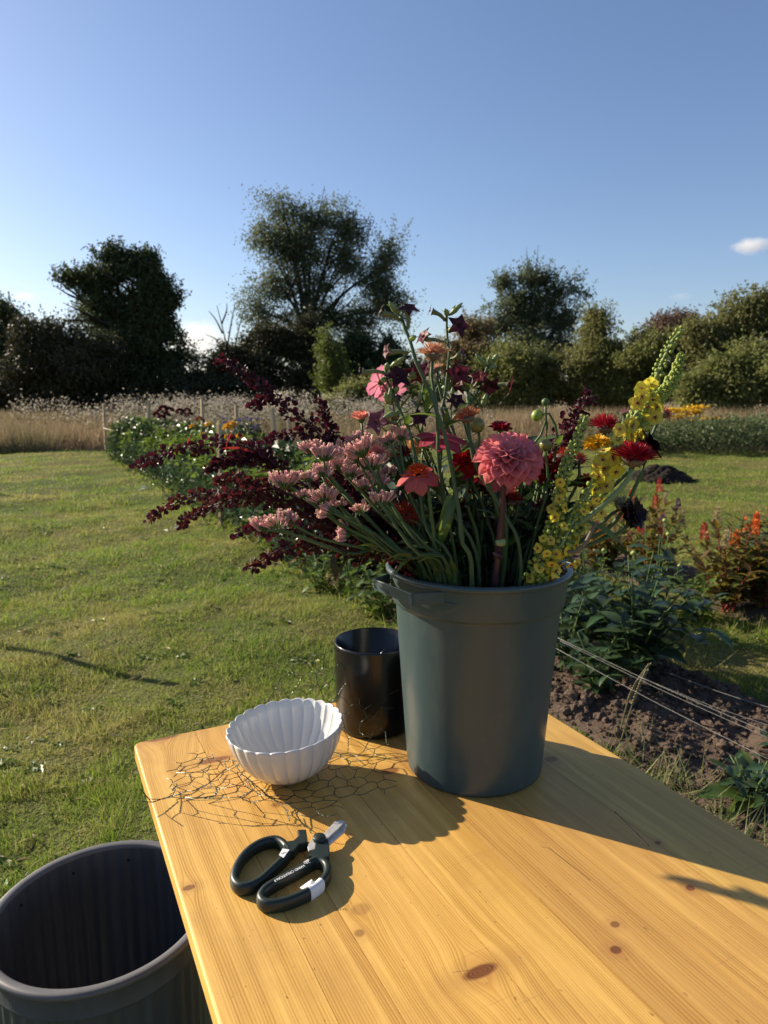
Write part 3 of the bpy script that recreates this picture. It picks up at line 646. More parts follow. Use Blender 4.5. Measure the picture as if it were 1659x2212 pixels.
# grass weeds along the table edge
P = []
for u, v, k in [(1370, 1640, 46), (1440, 1690, 80), (1500, 1745, 60), (1570, 1800, 90), (1640, 1860, 90), (1400, 1600, 20), (1480, 1700, 50), (1340, 1615, 25), (1600, 1830, 60)]:
    c = onz(u, v, 0.02)
    for _ in range(k): P.append((c.x + random.gauss(0, .05), c.y + random.gauss(0, .05), 0.02))
P = np.array(P); P = P[rng.random(len(P)) < 0.6]; V, F = blades(P, 0.05 + 0.12 * rng.random(len(P)), 0.0045, 1.9)
MAT_STRAW = leafy('straw', (0.22, 0.22, 0.09), (0.13, 0.16, 0.05), 0.3, 0.6)
put('weed_grass', mesh_np('weed_grass', V, F, MAT_STRAW, rnd=rng.random(len(F))), kind='stuff', label='straggling grass weeds on the soil along the table', cat='grass')
MAT_SEED = plain('grass_seed', (0.24, 0.21, 0.12), 0.7, 0.2)
for i, (pts, lab) in enumerate([([(1332, 1615), (1352, 1530), (1372, 1480), (1402, 1436)], 'tall bent grass seed head rising beside the table edge'),
                                ([(1338, 1612), (1360, 1540), (1382, 1480), (1396, 1450)], 'second grass seed head close behind the tall bent one')]):
    Yb = onz(1335, 1612).y; q = spline([at(u, v, Yb - 0.03 * i) for u, v in pts], 6)
    o = thing('seed_stalk', q[0], lab, 'grass stalk'); put('stem', mesh('stem', *tube(q, [0.003, 0.0015], 5), MAT_STRAW), o)
    mb = MB()
    for k in range(34):
        f = 0.42 + 0.58 * k / 33; x = f * (len(q) - 1); ia = min(int(x), len(q) - 2); p = q[ia].lerp(q[ia + 1], x - ia)
        d = (q[ia + 1] - q[ia]).normalized(); sd = Vector((0.004 if k % 2 else -0.004, 0, 0)); mb.add(tube([p + sd * 0.3, p + sd + d * 0.006, p + sd + d * 0.012], [0.0014, 0.0028, 0.0006], 4))
    put('seeds', mb.mesh('seeds', MAT_SEED), o, kind='stuff')

# long bed to the left: plants too far to pick leaves apart
def foliage_mesh(name, h, r, n, L, W, mat, low=0.05):
    nc = n // 9; a = rng.random(nc) * 6.28; q = rng.random(nc) ** 0.5; z = low + (h - low) * rng.random(nc) ** 0.8
    rad = r * q * np.sqrt(np.clip(1.15 - (z / h - 0.35) ** 2 * 1.6, 0.1, 1)); C = np.stack([rad * np.cos(a), rad * np.sin(a), z], 1)
    C = np.repeat(C, 9, 0); P = C + rng.normal(size=C.shape) * L * 0.55; P[:, 2] = np.abs(P[:, 2]); k = len(P)
    d = P * [1, 1, 0] / r + rng.normal(size=(k, 3)) * 0.6 + [0, 0, 0.1]
    V, F = leaf_cloud(P, d, rng.normal(size=(k, 3)) * .5 + [0, 0, 1], L * (0.7 + 0.6 * rng.random(k)), W * (0.7 + 0.6 * rng.random(k)), 0.25)
    return mesh_np(name, V, F, mat, rnd=np.repeat(rng.random(k), 2))
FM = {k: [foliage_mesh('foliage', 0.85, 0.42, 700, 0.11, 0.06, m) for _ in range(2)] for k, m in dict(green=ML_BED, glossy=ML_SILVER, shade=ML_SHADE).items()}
def far_plant(s_, t_, sc, kind, label, group, hz=1.0, name='bed_plant', cat='plant'):
    loc = bed(s_, t_, 0.0); o = thing(name, loc, label, cat, group); o.rotation_euler.z = random.uniform(0, 6.28)
    WM[o.name] = Matrix.Translation(loc) @ Matrix.Rotation(o.rotation_euler.z, 4, 'Z')
    M = WM[o.name] @ Matrix.Diagonal((sc, sc, sc * hz, 1)); put('foliage', random.choice(FM[kind]), o, M, kind='stuff')
    for k in range(3):
        a = random.uniform(0, 6.28); q = loc + Vector((math.cos(a) * .2, math.sin(a) * .2, 0.7 * sc * hz)); put('stem', mesh('stem', *tube([loc, loc.lerp(q, .5), q], [0.008, 0.004], 5), ML_STEM), o)
    return o
GA, GB, GC = 'leafy plants in the middle of the long bed', 'low glossy-leaved plants along the lawn edge of the bed', 'shaded plants at the back of the long bed'
sv = 6.0
while sv < 17.8:
    far_plant(sv, 0.42 + random.uniform(-.06, .06), random.uniform(.72, 1.0), 'green' if random.random() < .55 else 'shade', 'leafy green plant in the middle of the long flower bed', GA)
    far_plant(sv + 0.3, 0.82, random.uniform(.7, .95), 'shade', 'shaded leafy plant at the back of the long flower bed', GC)
    far_plant(sv + 0.1, 0.12, random.uniform(.5, .62), 'glossy', 'low glossy-leaved plant on the lawn edge of the long flower bed', GB)
    sv += 0.62 if sv < 10 else 0.8
for s_, t_, lab in ((5.15, 0.55, 'shaded leafy plant behind the lower statice heads'), (5.55, 0.75, 'shaded leafy plant deep behind the statice stems'), (4.75, 0.8, 'shaded leafy plant behind the middle of the bouquet'), (4.3, 0.5, 'dark leafy plant hidden behind the flower stems')):
    far_plant(s_, t_, 0.72, 'shade', lab, None)
def pom_mesh(name, mat, r=0.05, n=70):
    d = unit(rng.normal(size=(n, 3))); d[:, 2] = np.abs(d[:, 2]) * 0.9 - 0.15; V, F = leaf_cloud(d * r * 0.45, d, rng.normal(size=(n, 3)), r * 0.65, r * 0.5); return mesh_np(name, V, F, mat, rnd=np.repeat(rng.random(n), 2))
MP = {k: leafy('bloom_' + k, a, b, 0.3, 0.55, amt=0.2) for k, (a, b) in dict(yellow=((0.80, 0.50, 0.05), (0.72, 0.36, 0.03)), maroon=((0.06, 0.008, 0.016), (0.10, 0.012, 0.02)), lilac=((0.22, 0.20, 0.34), (0.15, 0.13, 0.24)), blush=((0.62, 0.42, 0.46), (0.55, 0.36, 0.38)), rust=((0.25, 0.05, 0.02), (0.3, 0.08, 0.03))).items()}
POM = {k: pom_mesh('bloom', m) for k, m in MP.items()}
def bloom_plant(name, label, cat, col, Yp, heads, kind='green', rs=1.0):
    us = sum(u for u, v in heads) / len(heads); c = at(us, 940, Yp); c.z = 0
    o = thing(name, c, label, cat); put('foliage', FM[kind][0], o, Matrix.Translation(c) @ Matrix.Diagonal((.9, .9, .95, 1)), kind='stuff')
    for u, v in heads:
        p = at(u, v, Yp + random.uniform(-.15, .15)); put('stem', mesh('stem', *tube([c + Vector((random.uniform(-.06, .06), 0, 0)), (c + p) * .5 + Vector((.02, 0, 0)), p], [0.006, 0.003], 5), ML_STEM), o)
        put('flower_head', POM[col], o, Matrix.Translation(p) @ Matrix.Rotation(random.uniform(-.6, .6), 4, 'Y') @ Matrix.Scale(rs * random.uniform(.85, 1.15), 4), kind='stuff')
bloom_plant('dahlia_plant', 'dahlia plant with orange-yellow pompons in the long bed', 'dahlia plant', 'yellow', 8.2, [(489, 926), (490, 945), (519, 944), (494, 922), (502, 918)], rs=1.0)
bloom_plant('dahlia_plant', 'dahlia plant with a single yellow pompon, further along the bed', 'dahlia plant', 'yellow', 9.8, [(450, 918), (440, 940), (415, 922)], rs=0.9)
bloom_plant('dahlia_plant', 'dark maroon dahlia plant beside the second stake', 'dahlia plant', 'maroon', 13.2, [(345, 892), (352, 884), (338, 898), (360, 898), (349, 903), (366, 888)], 'shade', 1.7)
bloom_plant('dahlia_plant', 'dark maroon dahlia plant at the far left end of the bed', 'dahlia plant', 'maroon', 14.2, [(275, 934), (290, 928), (298, 934), (283, 924), (268, 940)], 'shade', 1.5)
bloom_plant('dahlia_plant', 'tall maroon dahlia plant between the second and third stakes', 'dahlia plant', 'maroon', 12.4, [(388, 890), (396, 896), (404, 888), (375, 934), (382, 940), (410, 897)], 'shade', 1.5)
bloom_plant('dahlia_plant', 'dahlia plant with one pale pink bloom near the string', 'dahlia plant', 'blush', 12.0, [(371, 927)], 'green', 1.3)
bloom_plant('dahlia_plant', 'dahlia plant with small rust-red blooms', 'dahlia plant', 'rust', 12.8, [(430, 904), (424, 908), (437, 909)], 'green', 1.0)
bloom_plant('lavender_plant', 'misty lilac-flowered plant behind the orange-yellow dahlias', 'flowering plant', 'lilac', 11.5, [(512 + random.uniform(-30, 50), 915 + random.uniform(-12, 25)) for _ in range(26)], 'shade', 0.75)

# stakes and strings of the long bed
MAT_STAKE = plain('stake_wood', (0.42, 0.32, 0.20), 0.85, 0.15, var=0.3, scale=14)
MAT_JUTE = plain('jute_string', (0.50, 0.45, 0.36), 0.9, 0.1)
MAT_TWINE = plain('grey_twine', (0.26, 0.25, 0.23), 0.9, 0.1)
STK = []
def stake(p0, p1, label, wd=0.034):
    p0 = Vector(p0); p1 = Vector(p1); o = bevelled(tube([p0 - Vector((0, 0, 0.1)), p1], wd * 0.7071, 4), 0.003, 1)
    tag(put('wooden_stake', mesh('wooden_stake', *o, MAT_STAKE, smooth=False)), label, 'stake', 'wooden stakes round the flower bed'); STK.append((p0, p1))
for ub, vt, ut, Yp, lab in [(318, 868, 322, 14.5, 'slim pale stake with string tied to it, second from the left'), (228, 873, 224, 17.2, 'dark stake at the far left end of the bed'),
                            (438, 861, 436, 15.2, 'tall stake rising above the yellow dahlias'), (512, 874, 510, 15.6, 'thin stake beside the lilac-flowered plant'),
                            (470, 916, 473, 7.15, 'front stake standing at the lawn edge beneath the red sprays'), (602, 881, 587, 10.5, 'leaning stake behind the long red spray'),
                            (641, 904, 622, 8.3, 'leaning stake nearer the bouquet'), (652, 930, 650, 7.4, 'stake partly hidden by the statice heads')]:
    b = at(ub, 950, Yp); b.z = 0; stake(b, at(ut, vt, Yp), lab, 0.040 if Yp < 9 else 0.056)
for a, lab in (((-3.15, 4.22, 0), 'stake out of frame on the left lawn, throwing a thin shadow'), ((-4.65, 6.45, 0), 'stake further out on the left lawn, throwing a thin shadow'), ((-6.95, 10.35, 0), 'most distant stake out of frame on the left lawn')):
    stake(a, Vector(a) + Vector((0.02, 0, 1.12)), lab, 0.042)
def line(name, pts, r, label, mat=MAT_JUTE): return tag(put(name, mesh(name, *tube(spline(pts, 5), r, 5), mat)), label, 'string')
line('string', [at(224, 925, 17.2), at(270, 936, 16), at(319, 940, 14.5)], 0.011, 'string sagging between the two leftmost stakes')
line('string', [at(319, 938, 14.5), at(332, 952, 13), at(345, 966, 12)], 0.011, 'string running from the second stake down into the plants')
for (a, b, r, lab) in [((1205, 1378, 2.75), (1700, 1600, 2.05), 0.0014, 'upper of the thin strings stretched over the soil by the table'),
                       ((1200, 1400, 2.75), (1700, 1660, 1.95), 0.0014, 'lowest thin string stretched over the soil by the table'),
                       ((1380, 1462, 2.5), (1700, 1580, 2.15), 0.0012, 'thin string just above the longest one over the soil'),
                       ((1210, 1384, 2.72), (1700, 1612, 2.02), 0.0012, 'thin string lying close below the longest one'),
                       ((1440, 1452, 3.0), (1700, 1540, 2.6), 0.0016, 'string crossing the grass path behind the soil')]:
    A, B = at(*a), at(*b); line('string', [A, A.lerp(B, .5) - Vector((0, 0, .008)), B], r * 0.62, lab, MAT_TWINE)
# fallen leaves on the lawn, the light they reflect painted as pale colour
MAT_GLINT = plain('pale_leaf', (0.55, 0.55, 0.50), 0.4, 0.5)
LGLINT = leaf_shape('fallen_leaf', 0.5, 0.3, 0.15, 5, 0.02, 0.7, MAT_GLINT)
for u, v, s_, a, lab in [(252, 1056, 0.10, 30, 'glint-coloured fallen leaf alone on the lawn'), (300, 1052, 0.16, 10, 'glint-coloured fallen leaf lying flat near the bed edge'), (318, 1056, 0.14, 200, 'glint-coloured fallen leaf nearest the glossy plants'), (372, 1142, 0.16, 20, 'glint-coloured leaf on the lawn left of the front stake'), (362, 1147, 0.12, 150, 'smaller glint-coloured leaf beside the one by the front stake')]:
    tag(put('fallen_leaf', LGLINT, None, aim(onz(u, v, 0.035), (math.cos(R(a)), math.sin(R(a)), 0.1), s=s_)), lab, 'leaf', 'glint-coloured leaves fallen on the lawn')

# ------------------------------------------------------------------ table
TZ = 0.74; TA = Vector((-0.439, 1.162, TZ)); TH = math.atan2(0.443, 0.896); TW, TL = 0.7285, 1.2
TM = Matrix.Translation(TA) @ Matrix.Rotation(TH, 4, 'Z')
t = NT('pine_varnish')
P = t.obj(); sp = t.n('SeparateXYZ', {0: P}); x, y = sp.outputs[0], sp.outputs[1]
inf = t.n('ObjectInfo'); sd = inf.outputs['Random']
KN = [(.263, -.688, .021, .008, 1.0), (.440, -.700, .006, .005, .8), (.413, -.729, .007, .006, 1.0), (.568, -.695, .006, .005, 1.0), (.171, -.582, .006, .006, .6),
      (.361, -.283, .016, .010, .9), (.113, -.122, .030, .008, .8), (.168, -.294, .010, .007, .7), (.013, -.420, .008, .005, .8), (.188, -.548, .012, .010, .35),
      (.619, -.369, .012, .009, .6), (.048, -.004, .030, .008, .8), (.603, -.612, .005, .004, .8), (.52, -.20, .012, .008, .7), (.34, -.93, .01, .008, .8)]
warp = None; kmask = None; ring = None; halo = None
for kx, ky, rx, ry, st in KN:
    dx = t.math('SUBTRACT', x, kx); dy = t.math('SUBTRACT', y, ky)
    e = t.math('ADD', t.math('POWER', t.math('ABSOLUTE', t.math('DIVIDE', dx, rx * 2.2)), 2.0), t.math('POWER', t.math('ABSOLUTE', t.math('DIVIDE', dy, ry * 4.5)), 2.0))
    g = t.math('EXPONENT', t.math('MULTIPLY', e, -1.0))
    wv = t.math('MULTIPLY', g, t.math('MULTIPLY', t.math('TANH', t.math('DIVIDE', dx, rx * 0.6)), -rx * 0.75))
    warp = wv if warp is None else t.math('ADD', warp, wv)
    dist = t.math('SQRT', t.math('ADD', t.math('POWER', t.math('ABSOLUTE', t.math('DIVIDE', dx, rx)), 2.0), t.math('POWER', t.math('ABSOLUTE', t.math('DIVIDE', dy, ry)), 2.0)))
    km = t.math('MULTIPLY', t.rng(dist, 1.15, 0.75), st); kmask = km if kmask is None else t.math('MAXIMUM', kmask, km)
    hm = t.math('MULTIPLY', t.rng(dist, 3.4, 1.0), st * 0.5); halo = hm if halo is None else t.math('MAXIMUM', halo, hm)
    ring = dist if ring is None else t.math('MINIMUM', ring, dist)
lowv = t.n('CombineXYZ', {0: t.math('MULTIPLY', x, 5), 1: t.math('MULTIPLY', y, 1.2), 2: t.math('MULTIPLY', sd, 37)})
wob = t.math('MULTIPLY', t.math('SUBTRACT', t.noise(lowv, 1.0, 2), 0.5), 0.022)
gx_ = t.math('ADD', t.math('ADD', x, warp), wob)
gv = t.n('CombineXYZ', {0: t.math('MULTIPLY', gx_, 1.0), 1: t.math('MULTIPLY', y, 0.035), 2: t.math('MULTIPLY', sd, 11)})
nA = t.noise(gv, 70, 3, 0.6); nB = t.noise(gv, 260, 3, 0.65)
fr = t.math('ADD', 210.0, t.math('MULTIPLY', sd, 120)); ph = t.math('MULTIPLY', gx_, fr)
sw = t.math('FRACT', t.math('ADD', ph, t.math('MULTIPLY', nA, 1.5))); lines = t.rng(sw, 0.45, 0.95)
lines = t.math('MULTIPLY', lines, t.rng(nA, 0.35, 0.6))
base = t.mix(t.rng(nA, 0.3, 0.7), (0.66, 0.400, 0.104), (0.53, 0.300, 0.064))
base = t.mix(t.math('MULTIPLY', lines, 0.55), base, (0.40, 0.175, 0.028))
base = t.mix(t.rng(nB, 0.5, 0.75, 0, 0.35), base, (0.42, 0.20, 0.05))
hs = t.n('HueSaturation', {'Value': t.rng(sd, 0, 1, 0.84, 1.14), 'Hue': t.rng(t.math('FRACT', t.math('MULTIPLY', sd, 9.7)), 0, 1, 0.494, 0.504), 'Saturation': 1.0}); t.set(hs.inputs['Color'], base); base = hs.outputs[0]
base = t.mix(halo, base, (0.36, 0.17, 0.05))
kr = t.rng(t.math('FRACT', t.math('MULTIPLY', ring, 4.0)), 0.3, 0.9); kc = t.mix(kr, (0.20, 0.075, 0.022), (0.11, 0.035, 0.014))
base = t.mix(kmask, base, kc)
spk = t.noise(t.n('CombineXYZ', {0: t.math('MULTIPLY', x, 2.2), 1: y, 2: 0.0}), 95, 2, 0.5); base = t.mix(t.rng(spk, 0.70, 0.76, 0, 0.75), base, (0.15, 0.07, 0.02))
stain = t.noise(P, 7, 4, 0.6); base = t.mix(t.rng(stain, 0.50, 0.75, 0, 0.5), base, (0.42, 0.22, 0.06))
for cx0, cy0, cx1, cy1, cw in ((.463, -.555, .467, -.630, .0007), (.604, -.530, .587, -.612, .0008), (.455, -.548, .463, -.556, .0006), (.236, -.676, .262, -.684, .0009)):
    k_ = (cx1 - cx0) / (cy1 - cy0); dxx = t.math('ABSOLUTE', t.math('SUBTRACT', t.math('ADD', x, t.math('MULTIPLY', t.math('SUBTRACT', nB, 0.5), 0.004)), t.math('ADD', cx0, t.math('MULTIPLY', t.math('SUBTRACT', y, cy0), k_))))
    mk = t.math('MULTIPLY', t.rng(dxx, cw * 1.6, cw * 0.4), t.math('MULTIPLY', t.math('LESS_THAN', y, cy0), t.math('GREATER_THAN', y, cy1))); base = t.mix(t.math('MULTIPLY', mk, 0.85), base, (0.09, 0.035, 0.012))
# fine scratches and a dark crack
scm = t.n('Mapping', {'Vector': P, 'Rotation': (0, 0, 0.9), 'Scale': (3, 160, 1)}); base = t.mix(t.rng(t.noise(scm.outputs[0], 2.0, 2, 0.5), 0.70, 0.78, 0, 0.45), base, (0.30, 0.15, 0.05))
t.bs(col=base, rough=t.rng(nB, 0.3, 0.7, 0.42, 0.58), spec=0.4)
t.bump(t.math('SUBTRACT', nB, t.math('MULTIPLY', lines, 0.8)), 0.18, 0.002)
MAT_PINE = t.m
tab = thing('wooden_table', TA, 'varnished pine table with a worn honey-coloured top under the bucket and bowl', 'table')
tab.rotation_euler.z = TH; WM[tab.name] = TM.copy()
xs = [0, 0.105, 0.163, 0.287, 0.388, 0.492, 0.602, TW]
for i in range(len(xs) - 1):
    x0, x1 = xs[i] + (0.0004 if i else 0), xs[i + 1] - (0.0004 if i < len(xs) - 2 else 0)
    poly = [(x0, -TL), (x1, -TL), (x1, 0), (x0, 0)]
    if i == 0: poly = [(x0, -TL), (x1, -TL), (x1, 0), (x0 + 0.012, 0), (x0 + 0.0035, -0.0035), (x0, -0.012)]
    if i == len(xs) - 2: poly = [(x0, -TL), (x1, -TL), (x1, -0.012), (x1 - 0.0035, -0.0035), (x1 - 0.012, 0), (x0, 0)]
    V, F = prism(poly, -0.027, 0.0)
    bm = bmesh.new(); vs = [bm.verts.new(v) for v in V]; [bm.faces.new([vs[k] for k in f]) for f in F]
    for w_, cond in ((0.0035, lambda e: (i == 0 and max(v.co.x for v in e.verts) < x0 + 0.013) or (i == len(xs) - 2 and min(v.co.x for v in e.verts) > x1 - 0.013) or min(v.co.y for v in e.verts) > -0.013),):
        es = [e for e in bm.edges if cond(e) and abs(e.verts[0].co.z - e.verts[1].co.z) < 1e-5]
        bmesh.ops.bevel(bm, geom=es, offset=w_, segments=3, affect='EDGES', profile=0.5)
    me = bpy.data.meshes.new('plank'); bm.to_mesh(me); bm.free(); me.materials.append(MAT_PINE)
    put('plank', me, tab, TM.copy())
def tpart(name, x0, x1, y0, y1, z0, z1): put(name, mesh(name, *bevelled(prism([(x0, y0), (x1, y0), (x1, y1), (x0, y1)], z0, z1), 0.003), MAT_PINE, smooth=False), tab, TM.copy())
ins = 0.10
tpart('apron', ins + .06, TW - ins - .06, -ins - .022, -ins, -0.127, -0.0275); tpart('apron', ins + .06, TW - ins - .06, -TL + ins, -TL + ins + .022, -0.127, -0.0275)
tpart('apron', ins, ins + .022, -TL + ins + .06, -ins - .06, -0.127, -0.0275); tpart('apron', TW - ins - .022, TW - ins, -TL + ins + .06, -ins - .06, -0.127, -0.0275)
for lx in (ins, TW - ins - .06):
    for ly in (-ins, -TL + ins + .06): tpart('leg', lx, lx + .06, ly - .06, ly, -TZ, -0.0275)

# ------------------------------------------------------------------ bucket
BC = Vector((0.149, 1.097, TZ)); BH = 0.337
t = NT('bucket_plastic'); n = t.noise(t.obj(), 14, 4); c = t.mix(n, (0.038, 0.064, 0.068), (0.045, 0.073, 0.077))
dst = t.noise(t.n('Mapping', {'Vector': t.obj(), 'Scale': (1, 1, 0.35)}).outputs[0], 22, 5, 0.7); scf = t.noise(t.n('Mapping', {'Vector': t.obj(), 'Rotation': (0.5, 0.4, 0.3), 'Scale': (60, 8, 14)}).outputs[0], 3, 2)
c = t.mix(t.rng(dst, 0.52, 0.8, 0, 0.35), c, (0.13, 0.135, 0.12)); c = t.mix(t.rng(scf, 0.70, 0.78, 0, 0.4), c, (0.12, 0.15, 0.155))
t.bs(col=c, rough=t.rng(dst, 0.35, 0.7, 0.28, 0.46), spec=0.5); t.bump(t.noise(t.obj(), 9, 2), 0.05, 0.01); MAT_BUCKET = t.m
buck = thing('bucket', BC, 'grey-green plastic bucket crammed with cut flowers on the table', 'bucket')
prof = [(0.0005, 0.003), (0.100, 0.003), (0.106, 0.0), (0.1095, 0.003), (0.1105, 0.008)]
for i in range(1, 9): q = i / 8; prof.append((0.1105 + 0.0195 * q, 0.008 + (0.276 - 0.008) * q))
prof += [(0.1305, 0.280), (0.1362, 0.2835), (0.1368, 0.286), (0.1390, 0.318), (0.1402, 0.328)]
put('body', mesh('body', *lathe(prof, 96, BC), MAT_BUCKET), buck)
put('rim', mesh('rim', *lathe([(0.1402, 0.3275), (0.1445, 0.3285), (0.1462, 0.331), (0.1462, 0.3345), (0.1440, 0.337), (0.1395, 0.3375), (0.1365, 0.3355), (0.1352, 0.330)], 96, BC), MAT_BUCKET), buck)
inner = [(0.1352, 0.3305), (0.1335, 0.285), (0.1272, 0.275), (0.1075, 0.010), (0.0005, 0.008)]
put('inner_wall', mesh('inner_wall', *lathe(inner, 64, BC), MAT_BUCKET), buck)
def bucket_handle(ang):
    d = Vector((math.cos(ang), math.sin(ang), 0)); s = Vector((-d.y, d.x, 0))
    def q(a, b, z): p = BC + d * a + s * b; return (p.x, p.y, BC.z + z)
    z0, z1 = 0.3090, 0.3265
    out = [(0.122, -0.068), (0.163, -0.052), (0.166, -0.048), (0.166, 0.048), (0.163, 0.052), (0.122, 0.068)]
    inn = [(0.126, -0.0635), (0.161, -0.0495), (0.1635, -0.046), (0.1635, 0.046), (0.161, 0.0495), (0.126, 0.0635)]
    n = 6; V = []; F = []
    for (pl, z) in ((out, z0), (out, z1), (inn, z1), (inn, z0 + 0.001)): V += [q(a, b, z) for a, b in pl]
    for k in range(n - 1):
        F += [(k, k + 1, n + k + 1, n + k), (n + k, n + k + 1, 2 * n + k + 1, 2 * n + k), (2 * n + k, 2 * n + k + 1, 3 * n + k + 1, 3 * n + k), (3 * n + k, 3 * n + k + 1, k + 1, k)]
    h = put('handle', mesh('handle', V, F, MAT_BUCKET, smooth=False), buck)
    bm = bmesh.new(); bm.from_mesh(h.data); bmesh.ops.recalc_face_normals(bm, faces=bm.faces)
    bmesh.ops.bevel(bm, geom=[e for e in bm.edges if len(e.link_faces) == 2 and e.calc_face_angle(0) > 0.5], offset=0.0012, segments=2, affect='EDGES', profile=.5); bm.to_mesh(h.data); bm.free()
    # thickened pad below the ledge
    a0, a1 = ang - 0.66, ang + 0.66; V = []; F = []; m = 17; rows = 5
    for r_ in range(rows):
        for k in range(m):
            u_ = k / (m - 1); a = a0 + (a1 - a0) * u_; e = min(1, min(u_, 1 - u_) * 5) ** 0.6
            lo = 0.2865 + (1 - e) * 0.020; z = lo + (0.311 - lo) * r_ / (rows - 1); rad = 0.1368 + (z - 0.286) * 0.07 + 0.0012 * (0.15 if r_ == 0 or k in (0, m - 1) else 1)
            V.append((BC.x + rad * math.cos(a), BC.y + rad * math.sin(a), BC.z + z))
    for r_ in range(rows - 1):
        for k in range(m - 1): F.append((r_ * m + k, r_ * m + k + 1, (r_ + 1) * m + k + 1, (r_ + 1) * m + k))
    put('handle_pad', mesh('handle_pad', V, F, MAT_BUCKET), h)
    return h, d, s
h1, d1, s1 = bucket_handle(R(214)); bucket_handle(R(34))
# small moulded ring mark on the handle face
c0 = BC + d1 * 0.1663 - s1 * 0.012 + Vector((0, 0, 0.316)); pts = [c0 + s1 * 0.0032 * math.cos(2 * math.pi * k / 16) + Vector((0, 0, 0.0042 * math.sin(2 * math.pi * k / 16))) for k in range(16)]
put('moulded_ring', mesh('moulded_ring', *tube(pts, 0.0004, 4, closed=True), MAT_BUCKET), h1)

# ------------------------------------------------------------------ black vase
t = NT('black_glaze'); t.bs(col=t.mix(t.noise(t.obj(), 40, 3), (0.006, 0.006, 0.007), (0.010, 0.009, 0.009)), rough=0.22, spec=0.5); t.bump(t.noise(t.obj(), 12, 3), 0.08, 0.01)
VC = Vector((-0.018, 1.239, TZ))
vp = [(0.0005, 0.001), (0.066, 0.001), (0.0695, 0.004), (0.0705, 0.012), (0.0725, 0.158), (0.0722, 0.1605), (0.0705, 0.1615), (0.0688, 0.160), (0.0665, 0.02), (0.060, 0.010), (0.0005, 0.009)]
tag(put('black_vase', mesh('black_vase', *lathe(vp, 72, VC), t.m)), 'glossy black cylinder vase, empty, standing behind the bucket', 'vase')

# ------------------------------------------------------------------ fluted bowl
t = NT('white_glaze'); n = t.noise(t.obj(), 25, 3); t.bs(col=t.mix(n, (0.62, 0.615, 0.60), (0.57, 0.565, 0.55)), rough=0.16, spec=0.5, coat=0.3); MAT_WHITE = t.m
NFL, NS = 25, 300
def flute(a): return abs(math.sin(a * NFL / 2))
def bowl_ring(r, z, amp, inward=False):
    out = []
    for k in range(NS):
        a = 2 * math.pi * k / NS; f = flute(a); out.append((r + amp * (f ** 0.6), z, a))
    return out
def bowl_surf(rows):
    V = []; F = []
    for ring_ in rows: V += [(r * math.cos(a), r * math.sin(a), z) for r, z, a in ring_]
    for i in range(len(rows) - 1):
        for k in range(NS): F.append((i * NS + k, i * NS + (k + 1) % NS, (i + 1) * NS + (k + 1) % NS, (i + 1) * NS + k))
    return V, F
outp = [(0.034, 0.0), (0.036, 0.003), (0.045, 0.008), (0.060, 0.020), (0.073, 0.037), (0.0815, 0.055), (0.0865, 0.072), (0.0885, 0.082)]
inp = [(0.0855, 0.0835), (0.0825, 0.072), (0.0775, 0.056), (0.069, 0.039), (0.056, 0.023), (0.044, 0.0135), (0.038, 0.011), (0.0005, 0.0105)]
rows = [bowl_ring(r, z, 0.0030 * min(1, z / 0.02)) for r, z in outp]
rimr = [(r, z + 0.0022 * flute(a), a) for r, z, a in bowl_ring(0.0885, 0.0838, 0.0032)]; rows[-1] = [(r, z + 0.0014 * flute(a), a) for r, z, a in rows[-1]]
rows.append(rimr); rows.append([(r, z + 0.0024 * flute(a), a) for r, z, a in bowl_ring(0.0870, 0.0846, 0.0031)])
rows += [[(r, z + (0.0018 * flute(a) if i == 0 else 0), a) for r, z, a in bowl_ring(r0, z0, 0.0028 if z0 > 0.012 else 0.0)] for i, (r0, z0) in enumerate(inp)]
V, F = bowl_surf(rows); bm0 = MB().add((V, F)); bm0.F.append(tuple(range(NS))[::-1]); bm0.M.append(0)
BOWL = Matrix.Translation(Vector((-0.150, 1.052, TZ + 0.0045))) @ Matrix.Rotation(R(4.5), 4, Vector((0.25, -1, 0)).normalized()) @ Matrix.Rotation(0.07, 4, 'Z')
bowl = thing('fluted_bowl', BOWL.translation, 'white fluted ceramic bowl with a scalloped rim resting on chicken wire', 'bowl')
put('bowl_body', bm0.mesh('bowl_body', MAT_WHITE), bowl, BOWL)
mb = MB()
for i in range(-7, 8):
    for j in range(-7, 8):
        px_, py_ = (i + (j % 2) * .5) * 0.0046, j * 0.0040
        if math.hypot(px_, py_) < 0.033: mb.add(lathe([(0.0019, 0.0), (0.0012, 0.0008), (0.0001, 0.0011)], 6, (px_, py_, 0.0104)))
put('dimpled_base', mb.mesh('dimpled_base', MAT_WHITE), bowl, BOWL, kind='stuff')

